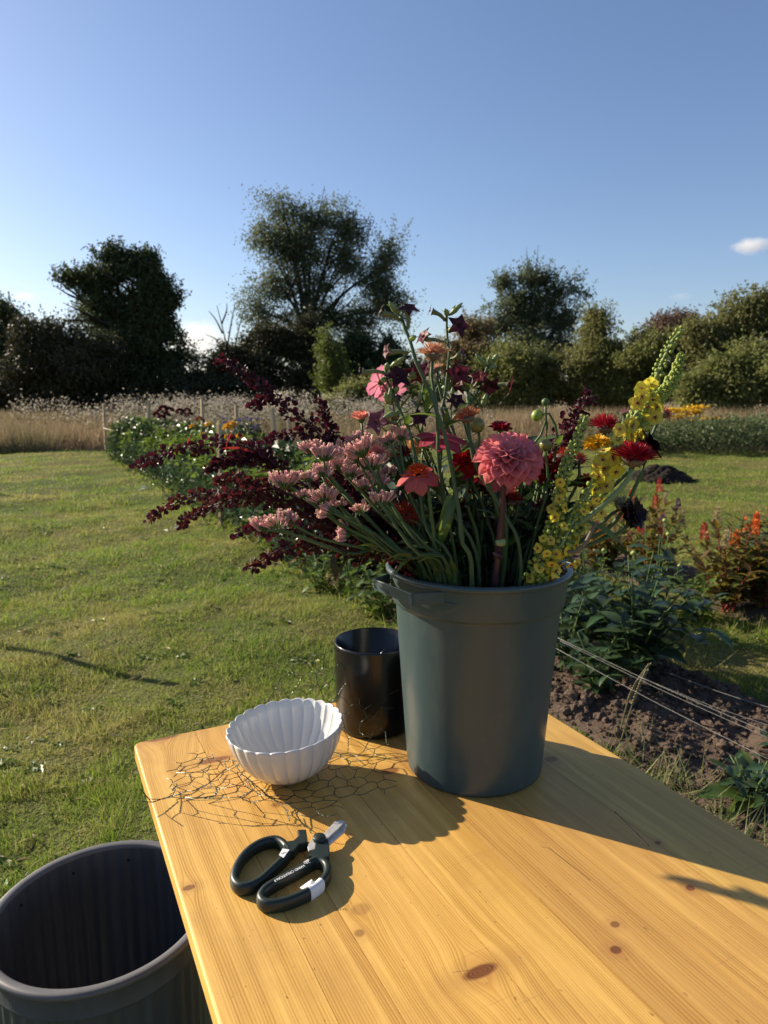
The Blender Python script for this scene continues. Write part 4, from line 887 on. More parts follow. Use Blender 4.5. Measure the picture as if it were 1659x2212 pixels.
# ------------------------------------------------------------------ chicken wire
t = NT('green_wire'); t.bs(col=(0.026, 0.042, 0.028), rough=0.28, spec=0.8, metal=0.35); MAT_WIRE = t.m
def sstep(a, b, x): q = max(0, min(1, (x - a) / (b - a))); return q * q * (3 - 2 * q)
def wire_pos(x, q):
    """sheet coordinates -> place: flat under the bowl, standing up behind it, crumpled front left"""
    m = sstep(-0.235, -0.15, x); y = q; z = 0.0022
    bump = 0.5 + 0.5 * math.sin(x * 63 + q * 41) * math.sin(q * 57 - x * 29)
    under = sstep(0.085, 0.05, math.hypot(x + 0.150, q - 1.052))
    z += 0.006 * bump * (1 - under)
    if q > 1.125:
        k = q - 1.125; y = 1.125 + k * (1 - 0.62 * m) + 0.02 * m * sstep(0, .03, k); z += m * k * 0.95 + m * 0.010 * math.sin(x * 55) * sstep(0, .05, k)
        z += (1 - m) * 0.02 * sstep(0, .05, k)
    if q < 0.985:
        k = (0.985 - q); l = sstep(-0.12, -0.20, x); a = k / 0.030
        yy = 0.985 - 0.030 * math.sin(min(a, 3.6)); zz = 0.030 * (1 - math.cos(min(a, 3.6)))
        y = y * (1 - l) + yy * l; z += zz * l * 0.85 + (1 - l) * 0.018 * sstep(0, .06, k)
        x += 0.03 * l * math.sin(k * 40 + x * 30)
    rx = sstep(-0.06, 0.0, x); z += rx * 0.012
    return Vector((x + 0.004 * math.sin(q * 90 + x * 30), y + 0.004 * math.sin(x * 80 + 1), TZ + z))
hx = 0.0175; mbw = MB(); mbt = MB(); nodes = {}
def inside(x, q):
    if x < -0.335 or x > 0.012 or q < 0.895 or q > 1.272: return False
    if x < -0.225 and q > 1.115: return False
    if x > -0.06 and q < 0.975: return False
    if x < -0.29 and q < 0.945: return False
    return True
for i in range(-16, 17):
    for j in range(-16, 17):
        cx_, cy_ = -0.15 + i * hx * math.sqrt(3) + (j % 2) * hx * math.sqrt(3) / 2, 1.05 + j * hx * 1.5
        for (a0, a1, tw) in ((30, 90, 0), (90, 150, 0), (-30, 30, 1)):
            p = [(cx_ + hx * math.cos(R(a)) + 0.12 * hx * math.sin(i * 3.1 + j * 1.7 + a), cy_ + hx * math.sin(R(a))) for a in (a0, a1)]
            e0 = [(cx_ + hx * math.cos(R(a)), cy_ + hx * math.sin(R(a))) for a in (a0, a1)]
            if not (inside(*e0[0]) or inside(*e0[1])): continue
            if not (inside(*e0[0]) and inside(*e0[1])) and random.random() < 0.35: continue
            def J(pt): return wire_pos(pt[0] + 0.0035 * math.sin(pt[0] * 310 + pt[1] * 170), pt[1] + 0.0035 * math.sin(pt[1] * 290 - pt[0] * 210))
            A, Bp = J(e0[0]), J(e0[1]); mid = J(((e0[0][0] + e0[1][0]) / 2, (e0[0][1] + e0[1][1]) / 2)); mid = (A + Bp) * .25 + mid * .5
            for v_ in (A, Bp, mid): v_.z = max(v_.z, TZ + 0.0008)
            if tw:
                d_ = (Bp - A).normalized(); n1_ = d_.cross(Vector((0, 0, 1))).normalized(); n2_ = d_.cross(n1_)
                for s_ in (0, math.pi): mbt.add(tube([A.lerp(mid, k / 3) if k <= 3 else mid.lerp(Bp, (k - 3) / 3) for k in range(7)] if False else [(A.lerp(Bp, k / 8) + (n1_ * math.cos(k * 1.6 + s_) + n2_ * math.sin(k * 1.6 + s_)) * 0.0005) for k in range(9)], 0.0005, 4))
            else: mbw.add(tube([A, mid, Bp], 0.00058, 4))
wire = thing('chicken_wire', (-0.16, 1.05, TZ), 'crumpled sheet of dark green chicken wire under and behind the white bowl', 'wire mesh')
put('wire_strands', mbw.mesh('wire_strands', MAT_WIRE), wire, kind='stuff'); put('twisted_joints', mbt.mesh('twisted_joints', MAT_WIRE), wire, kind='stuff')

# ------------------------------------------------------------------ flower scissors
t = NT('handle_green'); t.bs(col=t.mix(t.noise(t.obj(), 60, 3), (0.010, 0.018, 0.014), (0.014, 0.024, 0.019)), rough=0.42, spec=0.45); MAT_HANDLE = t.m
t = NT('worn_steel'); n = t.noise(t.obj(), 120, 4, 0.7); n2 = t.noise(t.obj(), 25, 3)
t.bs(col=t.mix(t.rng(n, 0.45, 0.65), (0.62, 0.61, 0.59), t.mix(n2, (0.34, 0.28, 0.23), (0.56, 0.54, 0.52))), rough=t.rng(n, 0.3, 0.7, 0.3, 0.55), metal=0.45); MAT_STEEL = t.m
MAT_LABEL = plain('tape_label', (0.72, 0.73, 0.74), 0.45, 0.4, var=0.05); MAT_INK = plain('white_ink', (0.75, 0.75, 0.72), 0.6, 0.3); MAT_GREYINK = plain('grey_ink', (0.25, 0.25, 0.26), 0.6, 0.3)
sc = thing('flower_scissors', onz(640, 1880, TZ), 'dark green handled flower scissors lying open on the table', 'scissors')
def cs(x, y, z=0.008): p = onz(464.5 + x * 0.2, 1725.4 + y * 0.2, TZ + z); return p      # points on the scissors, height z over the table
def section(n, a=0.6, b=1.0, p=2.6): return [(math.copysign(abs(math.cos(2 * math.pi * k / n)) ** (2 / p), math.cos(2 * math.pi * k / n)) * a, math.copysign(abs(math.sin(2 * math.pi * k / n)) ** (2 / p), math.sin(2 * math.pi * k / n)) * b) for k in range(n)]
SEC = section(12)
def loop(pts, label, zz):
    q = cspline([cs(x, y, 0.0085 + z) for x, y, z in zz(pts)], 5)
    return put('handle', mesh('handle', *tube(q, 0.0086, 12, closed=True, sec=SEC), MAT_HANDLE), sc, label=label)
flat = lambda pts: [(x, y, 0) for x, y in pts]
hL = loop([(790, 610), (690, 720), (590, 815), (490, 905), (370, 965), (260, 965), (205, 890), (228, 770), (300, 650), (400, 555), (520, 490), (640, 465), (715, 490), (770, 545)], 'left handle loop with a small foil sticker', flat)
hR = loop([(1090, 690), (960, 765), (800, 850), (660, 925), (545, 1000), (490, 1085), (540, 1150), (680, 1150), (830, 1110), (980, 1045), (1110, 965), (1195, 870), (1215, 780), (1180, 715)], 'right handle loop wrapped with white tape', flat)
def slab(name, pts, z0, z1, mat, par, w_=0.0012, smooth=True):
    P0 = [cs(x, y, z0) for x, y in pts]; P1 = [cs(x, y, z0) + Vector((0, 0, z1 - z0)) for x, y in pts]; n = len(pts)
    V = P0 + P1; F = [tuple(range(n))[::-1], tuple(range(n, 2 * n))] + [(i, (i + 1) % n, n + (i + 1) % n, n + i) for i in range(n)]
    return put(name, mesh(name, *bevelled((V, F), w_, 2), mat, smooth=False), par)
slab('shank', [(745, 560), (850, 545), (905, 495), (890, 430), (985, 425), (1005, 560), (905, 590), (850, 660), (770, 690), (740, 640)], 0.003, 0.0165, MAT_HANDLE, hL)
slab('shank', [(1085, 545), (1225, 530), (1240, 640), (1235, 720), (1180, 740), (1080, 730), (1010, 705), (1075, 640)], 0.003, 0.0165, MAT_HANDLE, hR)
slab('blade', [(1000, 540), (1030, 470), (1090, 420), (1180, 390), (1290, 268), (1360, 248), (1405, 262), (1330, 345), (1215, 450), (1180, 520), (1095, 560), (1010, 585)], 0.0125, 0.0155, MAT_STEEL, sc, 0.0006)
slab('blade', [(1085, 560), (1195, 500), (1215, 465), (1330, 360), (1408, 275), (1425, 300), (1405, 365), (1320, 440), (1235, 515), (1225, 560)], 0.0088, 0.0120, MAT_STEEL, sc, 0.0006)
pc = cs(1125, 442, 0.0155); put('pivot_cap', mesh('pivot_cap', *lathe([(0.0088, 0), (0.0088, 0.004), (0.0078, 0.0052), (0.0005, 0.0056)], 24, pc), MAT_HANDLE), sc)
# white tape wound round the right loop, with a flag
tp = [cs(x, y, 0.0085) for x, y in ((1010, 1032), (1060, 1000), (1110, 965), (1150, 928))]
tape = put('tape', mesh('tape', *tube(spline(tp, 4), 0.0091, 12, sec=SEC, cap=False), MAT_LABEL), hR)
fa, fb = cs(930, 1000, 0.010), cs(1065, 925, 0.010); fl = [cs(1010, 1010, 0.013), cs(915, 960, 0.012), cs(1045, 868, 0.020), cs(1088, 920, 0.017)]
flag = put('tape_flag', mesh('tape_flag', fl + [p - Vector((0, 0, 0.0004)) for p in fl], [(0, 1, 2, 3), (7, 6, 5, 4), (0, 4, 5, 1), (1, 5, 6, 2), (2, 6, 7, 3), (3, 7, 4, 0)], MAT_LABEL, smooth=False), hR)
slab('sticker', [(690, 610), (730, 540), (805, 552), (740, 640)], 0.0166, 0.0171, MAT_LABEL, hL, 0.0001)
def text(name, body, p0, p1, hgt, mat, par, z=0.0, flip=True, slant=0.0):
    """lettering from p0 to p1, lying face up"""
    cu = bpy.data.curves.new(name, 'FONT'); cu.body = body; cu.size = 1; cu.extrude = 0.01; cu.shear = slant
    ob = bpy.data.objects.new(name, cu); me = bpy.data.meshes.new_from_object(ob.evaluated_get(bpy.context.evaluated_depsgraph_get()) if False else ob); bpy.data.objects.remove(ob); bpy.data.curves.remove(cu)
    me.materials.clear(); me.materials.append(mat); xs_ = [v.co.x for v in me.vertices]; wd = max(xs_) - min(xs_); x0 = min(xs_)
    d = (p1 - p0); L_ = d.length; d.normalize(); up = Vector((0, 0, 1)); yv = up.cross(d).normalized(); up = d.cross(yv)
    M = Matrix((d, yv, up)).transposed().to_4x4(); M = Matrix.Translation(p0 + Vector((0, 0, z))) @ M @ Matrix.Diagonal((L_ / wd, hgt, 0.01, 1)) @ Matrix.Translation((-x0, 0, 0))
    return put(name, me, par, M)
text('lettering', 'HAND CREATION-F', cs(955, 712, 0.0167), cs(628, 880, 0.0167), 0.0062, MAT_INK, hR)
q = [cs(x, y, 0.0170) for x, y in ((1032, 685), (1015, 690), (990, 660), (985, 680), (1000, 700), (975, 700), (962, 690), (970, 672), (990, 690), (1010, 672), (1000, 655), (1020, 665))]
put('script_logo', mesh('script_logo', *tube(spline(q, 3), 0.00035, 4), MAT_INK), hR)
text('tag_lettering', 'GROVE', cs(968, 985, 0.0155), cs(1072, 912, 0.0205), 0.0050, MAT_GREYINK, flag, z=0.0008)
text('sticker_lettering', 'SAL', cs(718, 600, 0.0171), cs(776, 580, 0.0171), 0.0036, MAT_GREYINK, hL, z=0.0004)

# ------------------------------------------------------------------ black tub on the lawn
t = NT('tub_black'); P = t.obj(); se = t.n('SeparateXYZ', {0: P})
n = t.noise(t.n('Mapping', {'Vector': P, 'Scale': (14, 14, 1.2)}).outputs[0], 3, 4, 0.65)
t.bs(col=t.mix(n, (0.036, 0.041, 0.047), (0.085, 0.092, 0.100)), rough=t.rng(n, .3, .7, .35, .6), spec=0.45); t.bump(n, 0.35, 0.006); MAT_TUB = t.m
t = NT('tub_rim_grey'); n = t.noise(t.obj(), 30, 4, 0.65); t.bs(col=t.mix(n, (0.085, 0.085, 0.086), (0.14, 0.135, 0.13)), rough=0.45, spec=0.5); MAT_TUBRIM = t.m
TC = Vector((-0.525, 1.188, 0.0)); tub = thing('planter_tub', TC, 'round black tub with a grey rim standing on the grass beside the table', 'tub')
def corr(rad, z, n=240, k=46, amp=0.0016): return [((rad + amp * math.sin(k * 2 * math.pi * i / n + 0.8 * math.sin(5 * 2 * math.pi * i / n))) * math.cos(2 * math.pi * i / n) + TC.x, (rad + amp * math.sin(k * 2 * math.pi * i / n + 0.8 * math.sin(5 * 2 * math.pi * i / n))) * math.sin(2 * math.pi * i / n) + TC.y, z) for i in range(n)]
def rings(rs): 
    n = len(rs[0]); return [p for r_ in rs for p in r_], [(i * n + k, i * n + (k + 1) % n, (i + 1) * n + (k + 1) % n, (i + 1) * n + k) for i in range(len(rs) - 1) for k in range(n)]
put('wall', mesh('wall', *rings([corr(0.1837, 0.0), corr(0.1847, 0.004), corr(0.1900, 0.342), corr(0.1904, 0.352)]), MAT_TUB), tub)
put('band', mesh('band', *lathe([(0.1904, 0.350), (0.1938, 0.346), (0.1962, 0.348), (0.1957, 0.352), (0.1943, 0.354), (0.1957, 0.392)], 96, TC), MAT_TUB), tub)
put('rim', mesh('rim', *lathe([(0.1957, 0.390), (0.2024, 0.391), (0.2036, 0.395), (0.2024, 0.3995), (0.1971, 0.4015), (0.1885, 0.4010), (0.1842, 0.398), (0.1847, 0.392)], 96, TC), MAT_TUBRIM), tub)
put('inner_wall', mesh('inner_wall', *rings([corr(0.1852, 0.393), corr(0.1847, 0.385), corr(0.1837, 0.34), corr(0.1780, 0.012), corr(0.02, 0.010, amp=0.0)]), MAT_TUB), tub)
put('floor', mesh('floor', *lathe([(0.1770, 0.0135), (0.0005, 0.0135)], 48, TC), MAT_TUB), tub)
for a in (62, 96, 130, 165):
    c = TC + Vector((math.cos(R(a)) * 0.1850, math.sin(R(a)) * 0.1850, 0.365)); put('rivet_hole', mesh('rivet_hole', *lathe([(0.0032, 0), (0.0026, 0.0016), (0.0002, 0.002)], 8), plain('hole_black', (0.002, 0.002, 0.002), 0.9) if a == 62 else bpy.data.materials['hole_black']), tub, frame(c, TC + Vector((0, 0, 0.36)) - c))

# ------------------------------------------------------------------ the cut flowers
def crop(ox, oy, k): return lambda x, y: ((ox + x * k) * 0.6636, (oy + y * k) * 0.6636)
c1, c2, c3, c4, c6 = crop(400, 1100, .42194), crop(1000, 900, .42194), crop(1000, 1400, .42194), crop(1650, 1000, .42194), crop(1200, 1300, .36166)
RIMZ = TZ + BH
def V3(p, Y): return at(p[0], p[1], Y)
def path(pix, Y0, Y1):
    n = len(pix); return [at(p[0], p[1], p[2] if len(p) > 2 else Y0 + (Y1 - Y0) * i / max(1, n - 1)) for i, p in enumerate(pix)]
def in_bucket(P, n=5):
    """run the stem from inside the bucket over the rim to the given points"""
    P = list(P); c = Vector((BC.x, BC.y, 0)); d = Vector((P[0].x, P[0].y, 0)) - c; L = d.length; d = d.normalized() if L > 1e-4 else Vector((1, 0, 0))
    if P[0].z < RIMZ + 0.05:
        P[0] = c + d * min(L, 0.122) + Vector((0, 0, max(P[0].z, RIMZ + 0.012)))
    else: P.insert(0, c + d * min(0.115, L * 0.7) + Vector((0, 0, RIMZ + 0.015)))
    q = P[0]; b = c + d * (0.35 * (Vector((q.x, q.y, 0)) - c).length) + Vector((random.uniform(-.02, .02), random.uniform(-.02, .02), TZ + 0.05))
    return spline([b] + P, n)
def arc(sp, f):
    x = max(0, min(1, f)) * (len(sp) - 1); i = min(int(x), len(sp) - 2); return sp[i].lerp(sp[i + 1], x - i), (sp[i + 1] - sp[i]).normalized()
def arclen(sp): return sum((sp[i + 1] - sp[i]).length for i in range(len(sp) - 1))
def even(sp, n=40):
    L = arclen(sp); out = [sp[0]]; acc = 0; st = L / n; need = st
    for i in range(len(sp) - 1):
        seg = (sp[i + 1] - sp[i]).length
        while acc + seg >= need - 1e-9 and len(out) < n + 1: out.append(sp[i].lerp(sp[i + 1], (need - acc) / seg)); need += st
        acc += seg
    if len(out) < n + 1: out.append(sp[-1])
    return out
RIB = [((1.0 if k % 3 == 0 else .55) * math.cos(2 * math.pi * k / 9), (1.0 if k % 3 == 0 else .55) * math.sin(2 * math.pi * k / 9)) for k in range(9)]
def cutflower(name, label, cat, sp, r0, r1, mat, group=None, ribbed=False):
    o = thing(name, sp[0], label, cat, group); put('stem', mesh('stem', *(tube(sp, [r0 * 1.25, r1 * 1.25], 9, sec=RIB) if ribbed else tube([q + Vector((math.sin(i * 1.7) * .0004, math.cos(i * 2.3) * .0004, 0)) for i, q in enumerate(sp)], [r0 + (r1 - r0) * i / (len(sp) - 1) * (1 + .0) + (r0 * .16 if i % 9 == 4 else 0) for i in range(len(sp))], 7)), mat), o); return o
MS_GREEN = plain('stem_green', (0.070, 0.115, 0.036), 0.5, 0.35, var=0.25, scale=60)
MS_GLAUC = plain('stem_glaucous', (0.062, 0.098, 0.040), 0.55, 0.3, var=0.2, scale=60)
MS_PALE = plain('stem_pale', (0.20, 0.26, 0.11), 0.5, 0.35, var=0.2, scale=60)
MS_PURPLE = plain('stem_purple', (0.050, 0.022, 0.032), 0.4, 0.4, var=0.3, scale=40)
MS_RED = plain('stem_red', (0.07, 0.015, 0.02), 0.5, 0.3, var=0.3, scale=40)
MS_WOOD = plain('stem_woody', (0.16, 0.13, 0.10), 0.7, 0.2, var=0.3, scale=50)
ML_CUT = leafy('leaf_cut', (0.075, 0.125, 0.035), (0.11, 0.16, 0.04), 0.35, 0.4, 'obj', amt=0.25, spec=0.45, tcol=(0.22, 0.34, 0.04))
ML_OLIVE = leafy('leaf_olive', (0.055, 0.045, 0.022), (0.07, 0.065, 0.03), 0.3, 0.5, 'obj', amt=0.25)
ML_RED = leafy('leaf_red', (0.16, 0.018, 0.020), (0.11, 0.012, 0.02), 0.4, 0.4, 'obj', amt=0.25, tcol=(0.5, 0.05, 0.03))
LV_LANCE = [leaf_shape('leaf', 0.22, b, 0.14, 7, 0.008, 0.8, ML_CUT) for b in (0.05, 0.3, 0.6)]
LV_WIDE = [leaf_shape('leaf', 0.38, b, 0.12, 7, 0.012, 0.75, ML_CUT) for b in (0.1, 0.35)]
LV_RED = leaf_shape('leaf', 0.2, 0.15, 0.14, 6, 0.0, 0.8, ML_RED); LV_OLIVE = leaf_shape('leaf', 0.28, 0.35, 0.12, 7, 0.01, 0.8, ML_OLIVE)
def leaf_to(o, a, b, lv, roll=0.0, up=(0, 0, 1)):
    d = b - a; put('leaf', lv, o, aim(a, d, up, d.length, roll))
def add_leaves(o, sp, k, L, lv, f0=0.35, f1=0.9):
    for j in range(k):
        p, t_ = arc(sp, f0 + (f1 - f0) * (j + random.random() * .6) / k); a = 2.4 * j + random.random()
        d = t_ * 0.9 + Vector((math.cos(a), math.sin(a), random.uniform(-.2, .4))); put('leaf', random.choice(lv), o, aim(p, d, (0, 0, 1), L * random.uniform(.7, 1.25), random.uniform(-.5, .5)))

# ---- petals
def petal(name, mat, W=0.4, cup=0.5, bend=0.0, tip=0.5, nx=6, ny=4, notch=0.0, base=0.35, groove=0.0, wmax=0.62):
    """petal along +x, length 1; cup lifts the edges, bend lifts (+) or drops (-) the tip"""
    V = []; F = []
    for i in range(nx + 1):
        q = i / nx
        if q < wmax: wd = base + (1 - base) * math.sin(q / wmax * math.pi / 2)
        else: wd = max(0.0, math.cos((q - wmax) / (1 - wmax) * math.pi / 2)) ** tip
        wd = max(wd, 0.03) * W / 2
        for k in range(ny + 1):
            s_ = k / ny * 2 - 1; x = q - notch * (q ** 6) * (0.5 + 0.5 * math.cos(s_ * math.pi * 2.5)) - 0.06 * abs(s_) * q
            V.append((x, s_ * wd, bend * q * q + cup * wd * s_ * s_ * (1 - 0.25 * q) + groove * math.cos(s_ * math.pi * 3) * wd * 0.25))
    for i in range(nx):
        for k in range(ny): a = i * (ny + 1) + k; F.append((a, a + ny + 1, a + ny + 2, a + 1))
    return mesh(name, V, F, mat)
def pm(name, base, tip, trans=0.4, rough=0.5, lo=0.15, hi=0.8, amt=0.14, hue=0.008, spec=0.3):
    return leafy(name, base, base, trans, rough, 'obj', grad=(tip, lo, hi), amt=amt, hue=hue, spec=spec)
def dome(o, c, axis, n, R_, me, th0, th1, r0=0.25, L=0.75, pw=0.5, lean=0.0, inner=0.45, wob=0.1, name='petal', wscale=1.0):
    """petals spread over a dome: polar angle th0 (centre) to th1 (back), degrees"""
    axis = Vector(axis).normalized(); F_ = frame(c, axis).to_3x3(); mes = me if isinstance(me, list) else [me]
    for i in range(n):
        q = ((i + 0.5) / n) ** pw; th = R(th0 + (th1 - th0) * q) + random.gauss(0, wob * .4); a = i * 2.39996 + random.gauss(0, wob)
        d = F_ @ Vector((math.sin(th) * math.cos(a), math.sin(th) * math.sin(a), math.cos(th)))
        th2 = th + lean; d2 = F_ @ Vector((math.sin(th2) * math.cos(a), math.sin(th2) * math.sin(a), math.cos(th2)))
        s_ = R_ * (inner + (1 - inner) * min(1, q * 1.25)) * L * random.uniform(.93, 1.07)
        M = aim(Vector(c) + d * R_ * r0 * (0.4 + 0.6 * q), d2, axis, s_, random.uniform(-.12, .12) * (1 + 2 * wob))
        put(name, mes[i % len(mes)], o, M @ Matrix.Diagonal((1, wscale, 1, 1)))
def ring(o, c, axis, n, R_, me, tilt, r0=0.08, name='petal', spin=None, wob=0.06, droop=0.0):
    F_ = frame(c, axis).to_3x3(); sp_ = random.random() * 6.28 if spin is None else spin
    for i in range(n):
        a = sp_ + 2 * math.pi * i / n + random.gauss(0, wob); tl = R(tilt) + random.gauss(0, wob)
        d0 = F_ @ Vector((math.cos(a), math.sin(a), 0)); d = F_ @ Vector((math.cos(a) * math.cos(tl), math.sin(a) * math.cos(tl), math.sin(tl)))
        put(name, me if not isinstance(me, list) else me[i % len(me)], o, aim(Vector(c) + d0 * R_ * r0, d, F_ @ Vector((0, 0, 1)), R_ * (1 - r0) * random.uniform(.93, 1.07), random.uniform(-.15, .15)))
def calyx(o, c, axis, r, mat=None, h=1.1):
    F_ = frame(c, axis); V, F = lathe([(r * .15, -h * r), (r * .7, -h * r * .7), (r, -h * r * .15), (r * 1.05, 0), (r * .2, 0.02 * r)], 12)
    put('calyx', mesh('calyx', V, F, mat or MS_GREEN), o, F_)
to_cam = lambda p: (Vector((0, 0, CAM_H)) - p).normalized()

# ---- red orach sprays
MD_ORACH = leafy('orach_disc', (0.034, 0.009, 0.017), (0.058, 0.012, 0.022), 0.26, 0.55, 'obj', amt=0.45, hue=0.014, spec=0.22, tcol=(0.11, 0.008, 0.02))
MD_ORACH2 = leafy('orach_disc_rust', (0.070, 0.022, 0.022), (0.058, 0.014, 0.020), 0.28, 0.58, 'obj', amt=0.45, hue=0.015, spec=0.22, tcol=(0.16, 0.022, 0.022))
def disc_mesh(mat, cup, n=9):
    V = [(0.45, 0, -0.10 * cup)]; F = []
    for k in range(n): a = 2 * math.pi * k / n; V.append((0.5 + 0.34 * math.cos(a), 0.34 * math.sin(a), 0.02))
    for k in range(n): a = 2 * math.pi * k / n; V.append((0.5 + 0.52 * math.cos(a), 0.50 * math.sin(a), 0.16 * cup))
    for k in range(n): F.append((0, 1 + k, 1 + (k + 1) % n)); F.append((1 + k, 1 + n + k, 1 + n + (k + 1) % n, 1 + (k + 1) % n))
    return mesh('seed_disc', V, F, mat)
DISC = [disc_mesh(MD_ORACH, c) for c in (1, .5, -.7)]; DISC2 = [disc_mesh(MD_ORACH2, c) for c in (1, .5, -.7)]
def orach(label, pix, Y0, Y1, f0, nd, wide, side=(), mats=DISC, leaves=(), inb=True):
    P = path(pix, Y0, Y1); sp = even(in_bucket(P) if inb else spline(P, 5), 44)
    o = cutflower('red_orach_spray', label, 'red foliage', sp, 0.0030, 0.0010, MS_RED, 'dark red orach sprays in the bucket')
    runs = [(sp, f0, nd, wide)]
    for spx, n_, w_ in side:
        s2 = even(spline(path(spx, Y0 * .4 + Y1 * .6, Y1), 5), 24); put('stem', mesh('stem', *tube(s2, [0.0018, 0.0008], 5), MS_RED), o); runs.append((s2, 0.0, n_, w_))
    for s_, a0, n_, w_ in runs:
        n_ = min(int(n_ * 2.4), 298)
        for j in range(n_):
            f = a0 + (1 - a0) * (j + random.random()) / n_; p, t_ = arc(s_, f); g = (f - a0) / (1 - a0)
            wr = 1.2 * w_ * (1 - 0.62 * g ** 1.6) * (0.35 + 0.65 * min(1, g * 6)) * random.random() ** 0.6
            a = random.random() * 6.28; n1 = t_.orthogonal().normalized(); n2 = t_.cross(n1); ro = n1 * math.cos(a) + n2 * math.sin(a)
            d = ro * random.uniform(.3, 1) + t_ * random.uniform(.1, .9) + Vector(rng.normal(size=3)) * 0.35
            put('seed_disc', random.choice(mats), o, aim(p + ro * wr, d, Vector(rng.normal(size=3)), random.uniform(0.0076, 0.0122) * (1 - 0.20 * g), 0))
    sm = MB()                                  # tiny unripe discs packed along the stem
    for s_, a0, n_, w_ in runs:
        for j in range(int(n_ * 2.6)):
            f = a0 + (1 - a0) * random.random(); p, t_ = arc(s_, f); g = (f - a0) / (1 - a0); ro = Vector(rng.normal(size=3)).normalized(); wr = w_ * (1 - 0.5 * g) * 1.05 * random.random() ** 0.8
            M = aim(p + ro * wr, ro + t_ * random.uniform(.2, 1), Vector(rng.normal(size=3)), random.uniform(.0040, .0080), 0); n0 = len(sm.V)
            sm.V += [tuple(M @ Vector(c)) for c in ((0, 0, 0), (.5, -.42, .06), (1, 0, .1), (.5, .42, .06))]; sm.F += [(n0, n0 + 1, n0 + 2, n0 + 3)]; sm.M.append(0)
    put('small_discs', sm.mesh('small_discs', mats[0].materials[0]), o, kind='stuff')
    for a, b, Yl, lv in leaves: leaf_to(o, at(*a, Yl), at(*b, Yl - 0.01), lv, 0.6)
    return o
orach('tallest dark red orach spray arching up to the left', [(815, 1180), (770, 1085), (719, 985), (685, 932), (638, 895), (582, 853), (542, 814), (471, 775)], 1.08, 1.13, 0.44, 170, 0.017, [([(722, 990), (719, 951), (708, 909), (683, 863)], 34, 0.010), ([(585, 850), (560, 872), (540, 880)], 16, 0.007)])
orach('short horizontal dark red orach spray below the tallest one', [(800, 1150), (730, 1020), (671, 943), (618, 937), (571, 951)], 1.10, 1.12, 0.52, 66, 0.010)
orach('long dark red orach spray reaching furthest to the left', [(800, 1195), (720, 1110), (650, 1040), (604, 1013), (587, 996), (545, 971), (489, 957), (419, 965), (349, 982), (296, 1010)], 1.08, 1.13, 0.42, 175, 0.015, [([(598, 1008), (560, 988), (503, 990), (447, 1013)], 70, 0.010)], leaves=[((489, 968), (497, 926), 1.1, LV_RED), ((545, 975), (480, 960), 1.09, LV_RED), ((405, 960), (409, 938), 1.11, LV_RED)])
orach('reddish orach spray drooping left, the middle one of three', [(810, 1205), (740, 1150), (680, 1100), (615, 1063), (573, 1055), (517, 1066), (461, 1066), (422, 1070), (358, 1097), (321, 1122)], 1.06, 1.18, 0.42, 165, 0.013, [([(580, 1060), (540, 1040), (500, 1033), (468, 1043)], 40, 0.009)], mats=DISC2, leaves=[((552, 1058), (505, 1095), 1.1, LV_OLIVE), ((590, 1072), (575, 1128), 1.08, LV_OLIVE), ((600, 1020), (545, 1008), 1.06, LV_OLIVE)])
orach('shorter reddish orach spray tucked under the middle one', [(810, 1210), (700, 1135), (620, 1090), (545, 1076), (489, 1083), (447, 1097), (411, 1116), (389, 1136)], 1.06, 1.15, 0.45, 110, 0.012, mats=DISC2)
orach('short orach spray with few discs under the lowest statice', [(815, 1220), (720, 1172), (643, 1143), (587, 1150), (540, 1146), (506, 1155)], 1.03, 0.98, 0.5, 60, 0.009, mats=DISC)
orach('lowest rust-brown orach spray hanging over the lawn', [(835, 1232), (790, 1205), (727, 1180), (671, 1178), (615, 1184), (573, 1206), (537, 1230)], 1.02, 0.96, 0.36, 120, 0.014, mats=DISC2, leaves=[((755, 1190), (735, 1255), 0.97, LV_OLIVE), ((720, 1195), (722, 1262), 0.98, LV_OLIVE), ((660, 1190), (655, 1215), 0.97, LV_OLIVE), ((760, 1195), (702, 1262), 0.975, LV_OLIVE)])
orach('dense dark orach spray behind the statice stems', [(830, 1215), (780, 1120), (735, 1050), (705, 1010)], 1.10, 1.10, 0.35, 90, 0.018)
orach('dark orach spray low behind the left side of the bouquet', [(835, 1225), (770, 1160), (715, 1110), (690, 1085)], 1.09, 1.07, 0.32, 80, 0.017)
orach('upright dark purple orach plume behind the red strawflower', [(1150, 1190), (1187, 1010), (1208, 950), (1235, 908), (1258, 880), (1277, 848)], 1.14, 1.15, 0.42, 190, 0.022)
orach('second dark orach plume lower beside the mullein', [(1160, 1190), (1195, 1060), (1215, 1000), (1236, 950), (1250, 915)], 1.12, 1.13, 0.36, 120, 0.020)

